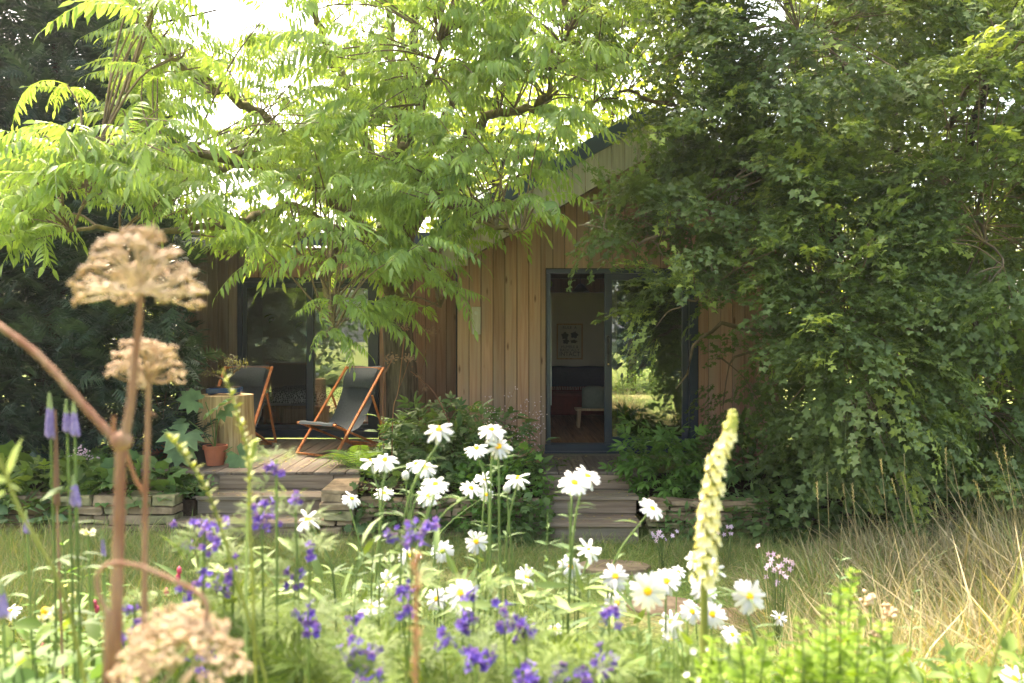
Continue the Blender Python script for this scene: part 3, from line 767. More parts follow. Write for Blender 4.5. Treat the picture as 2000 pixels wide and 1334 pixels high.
for lx in (-.18, .24):
    for ly in (-.1, .1): MB().beam((lx, ly, 0), (lx + (.02 if lx < 0 else -.02), ly, .235), .035, .03, (0, 1, 0)).build('leg', M['palewood'], bn)
cu_ = thing('cushion', 'grey green cushion lying on the low bench', 'cushion', (1.14, 11.0, FZ + .263))
bm = bmesh.new(); bmesh.ops.create_cube(bm, size=1); bmesh.ops.subdivide_edges(bm, edges=bm.edges[:], cuts=3, use_grid_fill=True)
for v in bm.verts:
    e = (1 - (2 * v.co.x) ** 2 * .3) * (1 - (2 * v.co.z) ** 2 * .0)
    v.co = Vector((v.co.x * .34, v.co.y * .22 * (1 - .5 * (2 * v.co.x) ** 4), (v.co.z + .5) * .30 * (1 - .12 * (2 * v.co.x) ** 4)))
me = bpy.data.meshes.new('cushion_body'); bm.to_mesh(me); bm.free(); me.materials.append(M['greycloth']); me.polygons.foreach_set('use_smooth', np.ones(len(me.polygons), dtype=bool)); link('cushion_body', me, cu_)
pn = thing('pendant_lamp', 'dark pendant lamp hanging in the dim room', 'lamp', (1.0, 11.6, 2.5))
MB().lathe([(.02, .12), (.05, .10), (.13, 0), (.125, 0), (.04, .09)], 16).build('lamp_shade', M['black'], pn, smooth=True)
MB().tube([(0, 0, .12), (0, 0, .28)], .004, 5).build('cord', M['black'], pn)

# doorbell box and wooden batten on the wall left of the door
lb = thing('wall_box', 'pale timber box with a round button on the cladding left of the door', 'wall box', (-.408, WY - .024, 1.87))
MB().box(-.052, .052, -.045, 0, 0, .315).build('box_body', M['barge'], lb, bevel=.004)
MB().lathe([(.0, .008), (.010, .008), (.016, .004), (.020, .004), (.022, 0)], 14).build('button', M['fringe'], lb, (0, -.045, .245)).rotation_euler = (math.radians(90), 0, 0)
bt = tag(MB().box(-.036, .036, -.03, 0, 2.19, 2.78).build('wooden_batten', M['clad'], None, (-.40, WY - .024, 0), bevel=.003), 'narrow brown batten fixed above the pale wall box', 'batten')

# ------------------------------------------------------------------ left cabin
LY = 10.53; LX0, LX1 = -4.43, -.66; LD0, LD1 = -3.62, -1.76; LT = 3.02
leftc = thing('timber_annexe', 'lower timber cabin behind the deckchairs with wide glass doors', 'cabin')
x = LX0; k = 0
while x < LX1 - .01:
    xe = min(x + .137, LX1); a, b = x + .0035, xe - .0035; segs = []
    if b <= LD0 or a >= LD1: segs.append((a, b, .36))
    elif a >= LD0 and b <= LD1: segs.append((a, b, DTOP + .012))
    elif a < LD0: segs += [(a, LD0 - .012, .36), (LD0 - .012, b, DTOP + .012)]
    else: segs += [(a, LD1 + .012, DTOP + .012), (LD1 + .012, b, .36)]
    for s0, s1, zb in segs:
        if s1 - s0 < .004: continue
        c = (s0 + s1) / 2; pr = random.uniform(-.0015, .0015)
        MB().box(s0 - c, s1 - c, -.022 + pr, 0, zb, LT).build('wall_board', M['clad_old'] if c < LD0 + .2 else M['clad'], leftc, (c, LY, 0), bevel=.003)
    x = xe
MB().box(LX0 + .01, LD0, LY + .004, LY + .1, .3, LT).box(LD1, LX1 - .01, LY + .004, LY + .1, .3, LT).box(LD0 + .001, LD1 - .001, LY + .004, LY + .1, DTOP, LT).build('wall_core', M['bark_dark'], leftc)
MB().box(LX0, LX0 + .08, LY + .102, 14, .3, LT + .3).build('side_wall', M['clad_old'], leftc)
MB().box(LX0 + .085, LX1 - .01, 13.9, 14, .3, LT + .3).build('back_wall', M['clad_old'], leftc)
ro = MB().add([(LX0 - .2, LY - .3, LT + .01), (LX1 + .0, LY - .3, LT + .01), (LX1, 14.2, LT + .45), (LX0 - .2, 14.2, LT + .45), (LX0 - .2, LY - .3, LT + .15), (LX1, LY - .3, LT + .15), (LX1, 14.2, LT + .6), (LX0 - .2, 14.2, LT + .6)],
     [(0, 3, 2, 1), (4, 5, 6, 7), (0, 1, 5, 4), (1, 2, 6, 5), (2, 3, 7, 6), (3, 0, 4, 7)]).build('roof', M['navy_roof'], leftc)
MB().box(LX0 - .2, LX1, LY - .33, LY - .302, LT + .0, LT + .16).build('fascia', M['navy_roof'], ro)
tag(MB().tube([(-.685, 10.2, .45), (-.685, 10.2, 3.1)], .034, 10).build('downpipe', M['navy'], None, smooth=True), 'navy downpipe in the corner where the two cabins meet', 'downpipe')
fr = MB(); fy0, fy1 = LY - .035, LY + .1
fr.box(LD0, LD0 + .06, fy0, fy1, DZ + .11, DTOP - .05).box(LD1 - .10, LD1, fy0, fy1, DZ + .11, DTOP - .05).box(LD0, LD1, fy0, fy1, DTOP - .048, DTOP).box(LD0 - .02, LD1, fy0 - .02, fy1, DZ + .004, DZ + .108)
fr.build('door_frame', M['navy'], leftc, bevel=.003)
sash(LD0 + .062, -2.63, LY + .0, z0, z1, .05, .085, .075, .06, M['glass_left'])
sash(-2.74, LD1 - .102, LY + .046, z0, z1, .085, .05, .075, .06, M['glass_left'], 'fixed_sash')
lr = thing('annexe_room', 'room behind the left glass doors', 'room')
x = LX0 + .1
while x < LX1 - .1:
    board(lr, 'floor_board', M['floorwood'], x + .002, min(x + .14, LX1 - .1), LY + .105, 13.85, FZ - .02, FZ, .001); x += .142
MB().box(LX0 + .085, LX1 - .02, 13.80, 13.86, FZ, 3.0).build('inner_wall', M['plaster'], lr)
MB().box(LX0 + .09, LX0 + .11, LY + .11, 13.79, FZ, 2.9).build('inner_wall', M['plaster'], lr)
MB().box(LX1 - .05, LX1 - .03, LY + .11, 13.79, FZ, 2.9).build('inner_wall', M['plaster'], lr)
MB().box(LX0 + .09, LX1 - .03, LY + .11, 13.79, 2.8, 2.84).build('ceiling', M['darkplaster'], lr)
bed = thing('wooden_bed', 'wooden bed with a black and white printed cover behind the glass', 'bed', (-2.7, 11.35, FZ))
MB().box(-.85, .95, 0, 1.6, .02, .26).build('bed_frame', M['palewood'], bed, bevel=.008)
MB().box(-.82, .92, .02, 1.55, .262, .36).build('mattress', M['fringe'], bed, bevel=.02)
bm = bmesh.new(); bmesh.ops.create_grid(bm, x_segments=40, y_segments=20, size=.5)
for v in bm.verts:
    X_, Y_ = v.co.x, v.co.y
    yy = (Y_ + .5) * 1.5; z = .47 + .012 * math.sin(X_ * 21) * math.cos(Y_ * 17)
    if yy < .10: z -= (.10 - yy) * 1.7
    v.co = Vector((X_ * 1.86 + .05, max(yy - .05, -.02), z))
me = bpy.data.meshes.new('bed_cover'); bm.to_mesh(me); bm.free(); me.materials.append(M['cover']); me.polygons.foreach_set('use_smooth', np.ones(len(me.polygons), dtype=bool)); link('bed_cover', me, bed)
gc = P(620, 742, 10.9)

# ------------------------------------------------------------------ deckchairs
def deckchair(label, loc, rz):
    c = thing('deckchair', label, 'deckchair', loc, 'deckchairs on the deck', rz)
    W = .29    # local: +x = the way the sitter faces, y across
    for s in (-1, 1):
        MB().beam((.46, s * W, .015), (-.36, s * W, .97), .020, .034, (0, 1, 0)).build('back_rail', M['chairwood'], c, bevel=.003)
        MB().beam((.44, s * (W - .04), .36), (-.42, s * (W - .04), .02), .020, .034, (0, 1, 0)).build('seat_rail', M['chairwood'], c, bevel=.003)
        MB().beam((-.12, s * (W + .026), .66), (-.42, s * (W + .026), .04), .018, .028, (0, 1, 0)).build('prop', M['chairwood'], c, bevel=.003)
    MB().beam((.46, -W + .013, .02), (.46, W - .013, .02), .03, .022).build('foot_bar', M['chairwood'], c, bevel=.003)
    MB().beam((-.42, -W + .055, .022), (-.42, W - .055, .022), .03, .022).build('foot_bar', M['chairwood'], c, bevel=.003)
    MB().beam((-.42, -W - .03, .05), (-.42, W + .03, .05), .03, .02).build('prop_bar', M['chairwood'], c, bevel=.003)
    MB().tube([(.44, -W - .005, .36), (.44, W + .005, .36)], .016, 8).build('seat_bar', M['chairwood'], c, smooth=True)
    MB().beam((-.355, -W + .013, .955), (-.355, W - .013, .955), .035, .03).build('top_bar', M['chairwood'], c, bevel=.003)
    pr = curve([(.465, 0, .35), (.44, 0, .385), (.38, 0, .365), (.15, 0, .27), (-.05, 0, .36), (-.22, 0, .64), (-.335, 0, .94), (-.365, 0, .985), (-.385, 0, .96)], 4)
    n = 9; V = []; Fc = []
    for j, p in enumerate(pr):
        for i in range(n): u = -1 + 2 * i / (n - 1); V.append((p[0], u * (W - .035), p[2] - .012 * (1 - u * u) * math.sin(math.pi * j / len(pr)) + .003 * random.gauss(0, 1)))
    for j in range(len(pr) - 1):
        for i in range(n - 1): q = j * n + i; Fc.append((q, q + 1, q + n + 1, q + n))
    MB().add(V, Fc).build('sling', M['sling'], c, smooth=True)
    hp = MB(); A = Vector((-.205, 0, .735)); B = Vector((-.315, 0, .965)); o_ = Vector((.03, 0, .012))
    V = []; k = 6
    for j in range(k + 1):
        t = j / k; p = A.lerp(B, t) + o_ * (.25 + math.sin(math.pi * t))
        for i in range(7): u = -1 + 2 * i / 6; q = p - o_ * (.9 * abs(u) ** 5); V.append((q.x, u * (W - .06), q.z))
    Fc = [(j * 7 + i, j * 7 + i + 1, j * 7 + i + 8, j * 7 + i + 7) for j in range(k) for i in range(6)]
    hp.add(V, Fc); hp.build('headrest', M['sling'], c, smooth=True)
    return c
deckchair('charcoal canvas deckchair on the open deck beside the tree trunk', (P(672, 860, 9.25)[0], 9.25, DZ), math.radians(-121))
deckchair('charcoal canvas deckchair half hidden behind the tree stump', (P(462, 860, 9.35)[0], 9.35, DZ), math.radians(-94))

# ------------------------------------------------------------------ stump table, bonsai, pots
def stump():
    D = 8.85; c = P(440, 800, D); H = .69; t = thing('tree_stump', 'pale barkless tree stump used as a table by the deckchair', 'tree stump', (c[0], D, DZ))
    n = 40; rows = 12; V = []; Fc = []
    for j in range(rows + 1):
        z = H * j / rows
        for i in range(n):
            a = 2 * math.pi * i / n; fl = 1 + .16 * (1 - j / rows) ** 1.6
            r = .285 * fl * (1 + .035 * math.sin(3 * a + 1) + .02 * math.sin(7 * a) + .012 * math.sin(13 * a + z * 3))
            # hollow cleft at the front left
            da = abs((a - math.radians(262) + math.pi) % (2 * math.pi) - math.pi); cl = math.exp(-(da / .30) ** 2) * smoothstep(.46, .30, z)
            r *= 1 - .55 * cl
            V.append((r * math.cos(a), r * math.sin(a), z))
    for j in range(rows):
        for i in range(n): q = j * n + i; w = j * n + (i + 1) % n; Fc.append((q, w, w + n, q + n))
    Fc.append(tuple(range(rows * n, rows * n + n)))
    MB().add(V, Fc).build('stump_body', M['stump'], t, smooth=False)
    return c[0], D
sx_, sy_ = stump()
bo = thing('bonsai', 'small bonsai in a blue glazed tray on the tree stump', 'bonsai', (sx_ - .0, sy_ - .02, DZ + .695))
MB().box(-.17, .17, -.11, .11, .015, .075).build('tray', M['blueglaze'], bo, bevel=.008)
MB().box(-.16, .16, -.10, .10, .076, .082).build('soil', M['soil'], bo)
for fx in (-.13, .13): MB().box(fx - .02, fx + .02, -.09, .09, 0, .015).build('foot', M['blueglaze'], bo)
tp = [((-.0, 0, .08), (.03, 0, .16), (.10, 0, .24), (.07, 0, .36)), ((.02, 0, .14), (-.08, .0, .20), (-.18, 0, .23)), ((.09, 0, .24), (.16, .02, .30), (.19, 0, .34))]
tubes_obj('trunk', [(curve(np.array(q), 5), np.linspace(.016, .004, len(curve(np.array(q), 5)))) for q in tp], M['twig'], bo)
pos = []; 
for c, n_, rr in (((.07, 0, .38), 90, .08), ((-.18, 0, .24), 70, .07), ((.18, 0, .34), 60, .06), ((.10, 0, .27), 30, .05)):
    pos.append(np.array(c) + rng.normal(0, 1, (n_, 3)) * [rr * .7, rr * .6, rr * .35])
pos = np.concatenate(pos); d = rng.normal(0, 1, pos.shape)
leafy(bo, 'leaf', T_LEAF, leafmat('bonsai_leaf', (.14, .15, .06), (.22, .22, .09), .3), pos, frames(d), .028)

def pot(root, r, h, mat, rim=True, name='pot'):
    pr = [(0, .005), (r * .72, .005), (r * .97, h * .82)] + ([(r * 1.07, h * .82), (r * 1.08, h), (r * .98, h)] if rim else [(r, h), (r * .94, h)]) + [(r * .90, h * .86), (0, h * .86)]
    MB().lathe(pr, 28).build(name, mat, root, smooth=False)
    MB().lathe([(r * .90, h * .88), (0, h * .885)], 20).build('soil', M['soil'], root)

def ricepaper(n, ls):
    pass
# rice paper plant in terracotta
D = 8.25; c = P(420, 0, D)[0]
rp = thing('rice_paper_plant', 'large lobed grey green leaves in a round terracotta pot before the stump', 'potted plant', (c, D, DZ))
pot(rp, .115, .21, M['terracotta'])
lv = [((-.16, -.10, .42), .46, (-.3, -.6, -.35)), ((.02, .0, .60), .36, (.2, -.6, .05)), ((-.10, 0, .66), .30, (-.8, -.3, .1)), ((.20, -.06, .20), .36, (.7, -.3, -.7)), ((-.20, -.02, .24), .36, (-.7, -.4, -.5)), ((.08, -.05, .60), .26, (.5, -.5, -.2)), ((-.28, .02, .46), .18, (-.6, -.5, -.3))]
bigleaf = t_lobed(9, .30, 320, .07); bl = mesh_np('leaf', bigleaf[0], bigleaf[1], M['ricepaper'], np.zeros(len(bigleaf[1])))
for p, s, dd in lv:
    o = link('leaf', bl, rp); R = frames([dd], [(0, -.9, .45)])[0]
    o.matrix_local = Matrix.Translation(Vector(p)) @ Matrix([list(map(float, r)) for r in R]).to_4x4() @ Matrix.Scale(s, 4)
    tubes_obj('leaf_stalk', [(curve([(0, 0, .18), (p[0] * .4, p[1] * .4, p[2] * .7), p], 4), .005)], M['mantle'], rp)
dp = thing('plant_pot', 'dark empty plastic pot tucked behind the terracotta pot', 'plant pot', (c - .17, D + .12, DZ)); pot(dp, .11, .20, M['darkpot'], False)
D = 8.75; c = P(322, 0, D)[0]
sh = thing('potted_shrub', 'leggy shrub with whorled leaves in a wide terracotta bowl', 'potted plant', (c, D, DZ)); pot(sh, .20, .19, M['terracotta'])
tw = [[(0, 0, .16), (-.02, 0, .45), (.02, .0, .78), (.0, 0, .84)], [(0, 0, .16), (-.12, 0, .42), (-.20, 0, .58)], [(0, 0, .16), (.12, 0, .5), (.22, 0, .72)], [(.01, 0, .3), (-.1, .02, .62), (-.17, 0, .80)], [(0, 0, .2), (.1, -.04, .42), (.15, -.05, .50)]]
tubes_obj('stem', [(curve(q, 5), .005) for q in tw], M['twig'], sh)
pos = []; d = []
for q in tw:
    for k in range(11): a = k * 2.4; pos.append(q[-1]); d.append((math.cos(a), math.sin(a), .25))
    for k in range(7): a = k * 2.1; pos.append((np.array(q[1]) + np.array(q[-1])) / 2); d.append((math.cos(a), math.sin(a), .1))
pos = np.array(pos); wp = pos + [c, D, DZ]
leafy(sh, 'leaf', T_LEAF, M['peony'], wp, frames(np.array(d)), .13, 90, origin=(c, D, DZ))

# ------------------------------------------------------------------ generic plants
def bush(name, label, cat, c, r, n, tpls, mat, ls, nparts=0, up_bias=.6, base=None, stems=8, group=None, squash=None, stemmat=None, leafname='leaf', rmin=.45):
    "dome of leaves; c centre of base, r = (rx,ry,rz)"
    c = np.asarray(c, float); root = thing(name, label, cat, c, group)
    u = rng.normal(0, 1, (n, 3)); u[:, 2] = np.abs(u[:, 2]) * .9 - .15; u /= np.linalg.norm(u, axis=1)[:, None]
    q = (rmin + (1 - rmin) * rng.random(n) ** .5)
    lump = 1 + .18 * np.sin(u[:, 0] * 5 + c[0] * 3) * np.cos(u[:, 2] * 6 + c[1]) + .10 * rng.normal(0, 1, n)
    pos = c + u * np.array(r) * (q * lump)[:, None]
    pos[:, 2] = np.maximum(pos[:, 2], c[2] + .02)
    d = u * [1, 1, .35] + rng.normal(0, .35, (n, 3)); up = np.tile([0, 0, 1.0], (n, 1)) * up_bias + u * (1 - up_bias) * 1.6 + rng.normal(0, .25, (n, 3))
    leafy(root, leafname, tpls, mat, pos, frames(d, up), ls * (.7 + .6 * rng.random(n)), nparts, origin=c)
    lst = []
    for k in range(stems):
        i = rng.integers(n); e = (pos[i] - c); lst.append((curve([(0, 0, -.02), e * [.3, .3, .55], e], 4), .004))
    tubes_obj('stem', lst, stemmat or M['stem'], root, n=4)
    return root

# ------------------------------------------------------------------ the pinnate tree over the deck
def branch_tree(root_pts, tips, maxr, bark):
    pass

TB = np.array([-1.36, 9.62, .30])
tree = thing('tree_of_heaven', 'broad tree with long drooping pinnate leaves over the deck', 'tree', TB)
trunk_pts = curve([TB + [0, 0, -.1], TB + [.03, 0, .9], TB + [-.02, -.03, 1.8], TB + [.06, -.1, 2.6], TB + [.05, -.15, 3.6], TB + [.2, -.1, 5.2], TB + [.25, 0, 6.4]], 6)
V_, Q_ = tube_np(trunk_pts - TB, np.interp(np.linspace(0, 1, len(trunk_pts)), [0, .05, .3, .45, .6, 1], [.24, .205, .18, .15, .10, .03]), 18)
nrm = V_.copy(); ang = np.arctan2(V_[:, 1], V_[:, 0]); V_[:, :2] *= (1 + .05 * np.sin(ang * 5 + V_[:, 2:3].ravel() * 1.2) * 1)[:, None]
link('trunk', mesh_np('trunk', V_, Q_, M['bark'], smooth=True), tree)
limbs = [
    [TB + [-.02, -.03, 2.0], P(640, 330, 8.9), P(430, 320, 8.0), P(310, 322, 7.2), P(180, 360, 6.6)],
    [TB + [.0, -.03, 2.4], P(690, 200, 9.0), P(640, 100, 8.6), P(610, 0, 8.2), P(600, -100, 8.0)],
    [TB + [.05, -.1, 2.6], P(880, 300, 8.9), P(960, 225, 8.2), P(1045, 205, 7.8), P(1075, 165, 7.5), P(1110, 60, 7.3)],
    [TB + [.03, -.1, 2.2], P(740, 350, 8.8), P(790, 290, 8.2), P(830, 200, 7.6), P(860, 80, 7.2)],
    [TB + [.0, -.05, 1.9], P(800, 430, 8.6), P(880, 400, 7.8), P(960, 430, 7.2), P(1020, 450, 6.9)],
    [TB + [-.02, -.05, 1.9], P(690, 470, 8.5), P(640, 520, 7.8), P(640, 600, 7.2), P(650, 650, 6.8)],
    [TB + [-.02, -.05, 2.0], P(620, 420, 8.6), P(480, 430, 7.8), P(330, 450, 7.0), P(140, 450, 6.3)],
    [TB + [.0, -.05, 2.3], P(560, 270, 8.8), P(460, 190, 8.2), P(360, 130, 7.6), P(290, 60, 7.3)],
    [TB + [0, -.1, 3.2], P(760, 60, 9), P(740, -150, 9)],
    [TB + [.1, -.1, 3.3], P(960, 80, 9), P(1060, -100, 8.8)],
    [TB + [0, -.1, 2.6], P(560, 340, 8.2), P(400, 300, 7.2), P(240, 290, 6.5), P(120, 270, 6.1)],
    [TB + [0, -.1, 1.8], P(820, 500, 8.6), P(850, 540, 8.0), P(860, 600, 7.6)],
]
limb_pts = []; lst = []
for L in limbs:
    q = curve(np.array(L), 7); q[1:-1] += rng.normal(0, .025, (len(q) - 2, 3)); lst.append((q, np.linspace(.07, .014, len(q)))); limb_pts.append(q)
limb_all = np.concatenate(limb_pts)
for k, (q, r) in enumerate(lst):
    tubes_obj('branch', [(q, r)], M['lichen'], tree, n=8, origin=TB)

ymax_x = [0, 100, 200, 300, 400, 480, 560, 620, 680, 740, 800, 850, 900, 960, 1010, 1060, 1100, 1140, 1200, 1260]
ymax_y = [430, 440, 390, 390, 425, 475, 500, 530, 550, 540, 530, 550, 480, 430, 405, 395, 350, 250, 120, -20]
ymin_x = [-200, 0, 60, 130, 200, 250, 300]; ymin_y = [370, 350, 255, 240, 200, 110, -900]
tips = []
while len(tips) < 660:
    px = rng.uniform(-120, 1260); py = rng.uniform(-420, 660)
    if py > np.interp(px, ymax_x, ymax_y): continue
    if py < np.interp(px, ymin_x, ymin_y): continue
    if ((px - 410) / 105) ** 2 + ((py + 5) / 95) ** 2 < 1: continue
    if ((px - 410) / 75) ** 2 + ((py - 220) / 60) ** 2 < 1: continue
    if px > 1050 and py > 210 + (1262 - px) * .56 - 62 and py < 385: continue
    if py < -60 and rng.random() < .45: continue
    lo, hi = (5.6, 7.6) if px < 400 else ((6.3, 9.0) if px < 850 else (6.4, 8.2))
    if py < 250: hi += 1.0
    D = rng.uniform(lo, hi)
    tips.append(P(px, py, D))
# hand set tips where the photograph shows clear hanging sprays
for px, py, D in ((655, 590, 6.6), (690, 600, 6.8), (640, 650, 6.7), (870, 560, 7.4), (830, 600, 7.6), (1040, 420, 7.0), (1000, 400, 6.9), (60, 470, 5.9), (130, 165, 6.2), (60, 340, 6.0), (280, 40, 6.6), (720, 600, 7.2), (780, 580, 7.4)):
    tips.append(P(px, py, D))
tips = np.array(tips)
tw = []; fp = []; fd = []; fs = []
for t in tips:
    dd = np.linalg.norm(limb_all - t + [0, 0, .2], axis=1); j = np.argmin(dd); a = limb_all[j]
    if dd[j] > 1.5: a = t + (a - t) * (1.2 / dd[j])
    mid = (a + t) / 2 + [0, 0, .10 * dd[j] * .5] + rng.normal(0, .04, 3)
    q = curve([a, mid, t], 4); tw.append((q, np.linspace(.011, .005, len(q))))
    out = t - a; out[2] = 0; out /= np.linalg.norm(out) + 1e-6
    base = math.atan2(out[1], out[0]); nf = rng.integers(4, 7)
    for k in range(nf):
        an = base + rng.uniform(-1.9, 1.9) if k else base
        fp.append(t - (t - mid) * (.0 if k < 3 else rng.uniform(.1, .8))); fd.append((math.cos(an), math.sin(an), rng.uniform(-.25, .35))); fs.append(rng.choice([rng.uniform(.24, .42), rng.uniform(.42, .64)]))
tubes_obj('twig', tw, M['twig'], tree, n=4, kind='stuff', origin=TB)
fp = np.array(fp); fd = np.array(fd); fs = np.array(fs)
leafy(tree, 'leaf', T_PIN, M['heaven'], fp, frames(fd, roll=rng.normal(0, .45, len(fd))), fs, 300, origin=TB)

# ------------------------------------------------------------------ the maple on the right
MBp = np.array([3.55, 8.9, 0.0])
mt = thing('field_maple', 'dense dark field maple overhanging the right side of the cabin', 'tree', MBp)
trs = [
    [MBp + [0, 0, -.1], P(1625, 800, 8.8), P(1620, 560, 8.7), P(1610, 330, 8.6), P(1560, 120, 8.5), P(1500, -200, 8.4)],
    [MBp + [.5, .1, -.1], P(1700, 700, 9.0), P(1740, 420, 8.9), P(1760, 200, 8.8), P(1800, -150, 8.8)],
    [MBp + [1.1, 0, -.1], P(1830, 720, 8.6), P(1850, 500, 8.4), P(1900, 250, 8.2), P(1990, 0, 8.0)],
]
for q in trs:
    q = curve(np.array(q), 6); tubes_obj('trunk', [(q, np.linspace(.12, .03, len(q)))], M['bark_dark'], mt, n=9, origin=MBp)
mlimbs = [
    [P(1620, 560, 8.7), P(1500, 450, 8.0), P(1380, 420, 7.4), P(1250, 470, 7.0), P(1130, 440, 6.8)],
    [P(1610, 420, 8.6), P(1480, 300, 8.0), P(1350, 230, 7.6), P(1230, 180, 7.4), P(1160, 200, 7.2)],
    [P(1600, 600, 8.6), P(1520, 560, 7.6), P(1420, 560, 7.0), P(1330, 600, 6.8)],
    [P(1560, 120, 8.5), P(1420, 60, 8.0), P(1280, 20, 7.6), P(1200, -40, 7.4)],
    [P(1740, 420, 8.9), P(1700, 480, 7.6), P(1650, 600, 6.6), P(1650, 690, 6.2)],
    [P(1760, 300, 8.8), P(1830, 330, 7.6), P(1900, 420, 6.6), P(1960, 520, 6.0)],
    [P(1700, 700, 9.0), P(1680, 780, 7.8), P(1640, 860, 7.2)],
    [P(1850, 500, 8.4), P(1900, 640, 7.6), P(1900, 800, 7.0)],
    [P(1610, 700, 8.8), P(1500, 690, 8.2), P(1400, 700, 7.9)],
    [P(1610, 650, 8.8), P(1400, 640, 8.0), P(1320, 760, 7.8)],
    [P(1740, 200, 8.8), P(1650, 120, 7.6), P(1560, 60, 7.0)],
    [P(1850, 250, 8.2), P(1930, 120, 7.2), P(2050, 60, 6.8)],
]
ml = []
for L in mlimbs:
    q = curve(np.array(L), 7); q[1:-1] += rng.normal(0, .03, (len(q) - 2, 3)); ml.append(q)
    tubes_obj('branch', [(q, np.linspace(.035, .007, len(q)))], M['twig'], mt, n=6, origin=MBp)
mall = np.concatenate(ml)
mx_x = [1090, 1150, 1200, 1250, 1300, 1345, 1380, 1450, 1520, 1560, 1620, 1800, 2000, 2200]
mx_y = [390, 440, 400, 440, 560, 590, 500, 540, 640, 860, 930, 900, 900, 900]
mn_x = [1080, 1110, 1160, 1190, 1240]; mn_y = [390, 340, 200, 60, -700]
sp = []; 
tries = 0
while len(sp) < 5600 and tries < 400000:
    tries += 1
    px = rng.uniform(1090, 2250); py = rng.uniform(-350, 960)
    if py > np.interp(px, mx_x, mx_y) or py < np.interp(px, mn_x, mn_y): continue
    g = 232 + abs(px - 1262) * .56
    keep = 1.0
    if px < 1225 and g - 60 < py < g + 110: keep = .05
    elif px < 1300 and g + 20 < py < g + 110: keep = .10
    elif px < 1480 and g - 60 < py < g + 110: keep = .5
    elif py < g - 10 and px < 1330: keep = .35
    elif px < 1250 and py > g + 95: keep = .20
    elif px < 1385 and py > 440: keep = .13
    elif px < 1400 and py > g + 95: keep = .34
    elif px < 1550 and py > 530: keep = .035
    # broken light through the crown on the right
    if px > 1560 and math.sin(px * .021 + 1.3 * math.sin(py * .017)) * math.sin(py * .025 + 1.1 * math.sin(px * .013)) > .75: keep *= .25
    if py < -60: keep *= .35
    if rng.random() > keep: continue
    if px < 1560: D = rng.uniform(6.2, 8.1) if py < 520 else rng.uniform(6.6, 8.5)
    else: D = rng.uniform(5.9, 9.3)
    # sprays grow in clumps round the end of a side shoot
    nc = rng.integers(5, 18); rc = rng.uniform(.10, .24)
    for q in rng.normal(0, 1, (nc, 3)) * [rc, rc * .8, rc * .55] + P(px, py, D):
        ax_, ay_ = proj(q); g_ = 232 + abs(ax_ - 1262) * .56
        if 1050 < ax_ < 1290 and g_ - 60 < ay_ < g_ + 80 and rng.random() < .93: continue
        if 1225 < ax_ < 1360 and 560 < ay_ < 900 and rng.random() < .6: continue
        if 1375 < ax_ < 1530 and 600 < ay_ < 850 and rng.random() < .6: continue
        if q[1] < 8.4 or px > 1620: sp.append(q)
# trailing sprays across the wall
for (x0, y0, x1, y1, D) in ((1560, 640, 1400, 690, 8.1), (1600, 690, 1390, 760, 8.2), (1560, 700, 1480, 780, 8.0), (1300, 560, 1280, 660, 7.0), (1430, 540, 1330, 560, 6.8), (1290, 500, 1300, 560, 7.0), (1500, 800, 1400, 800, 8.4)):
    for t in np.linspace(0, 1, 9): sp.append(P(x0 + (x1 - x0) * t, y0 + (y1 - y0) * t, D) + rng.normal(0, .04, 3))
young = []
for (a, b, D, k, w) in ((1330, 225, 7.6, 24, .16), (1370, 275, 7.5, 45, .18), (1410, 310, 7.5, 60, .22), (1470, 340, 7.6, 50, .24), (1360, 380, 7.3, 26, .20), (1620, 80, 8, 60, .45), (1900, 120, 8, 60, .5)):
    for q in rng.normal(0, 1, (k, 3)) * [w, w * .5, w * .6] + P(a, b, D): sp.append(q)
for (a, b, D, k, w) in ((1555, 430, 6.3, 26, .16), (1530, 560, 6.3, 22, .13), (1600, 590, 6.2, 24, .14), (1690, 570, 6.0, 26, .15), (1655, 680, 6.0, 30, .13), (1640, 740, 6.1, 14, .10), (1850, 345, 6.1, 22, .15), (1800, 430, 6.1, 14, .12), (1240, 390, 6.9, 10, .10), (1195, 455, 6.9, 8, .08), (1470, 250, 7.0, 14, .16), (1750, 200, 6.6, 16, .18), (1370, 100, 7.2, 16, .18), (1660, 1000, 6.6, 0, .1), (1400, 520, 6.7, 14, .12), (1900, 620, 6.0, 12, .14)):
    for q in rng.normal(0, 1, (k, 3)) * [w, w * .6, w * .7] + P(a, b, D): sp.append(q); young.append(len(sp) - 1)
sp = np.array(sp)
d = np.empty_like(sp); tt = []
for i, s in enumerate(sp):
    dd = np.linalg.norm(mall - s, axis=1); j = np.argmin(dd); v = s - mall[j]; v[2] *= .5; v /= np.linalg.norm(v) + 1e-6
    d[i] = v + [-.35, -.55, -.15] + rng.normal(0, .35, 3)
    if i % 7 == 0 and dd[j] < 1.2: tt.append((curve([mall[j], (mall[j] + s) / 2 + [0, 0, .05], s], 3), np.array([.006] * 6 + [.003])))
tubes_obj('twig', tt, M['twig'], mt, n=4, kind='stuff', origin=MBp)
px, py = proj(sp); clump = np.sin(sp[:, 0] * 3.1 + 1) * np.sin(sp[:, 2] * 2.7) * .5 + .5
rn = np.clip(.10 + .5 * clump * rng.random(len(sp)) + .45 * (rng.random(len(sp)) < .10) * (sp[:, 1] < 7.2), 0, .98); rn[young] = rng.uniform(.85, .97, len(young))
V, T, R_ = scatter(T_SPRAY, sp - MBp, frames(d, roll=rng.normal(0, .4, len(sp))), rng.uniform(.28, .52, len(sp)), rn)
o = link('foliage', mesh_np('foliage', V, T, M['maple'], R_), mt); o['kind'] = 'stuff'

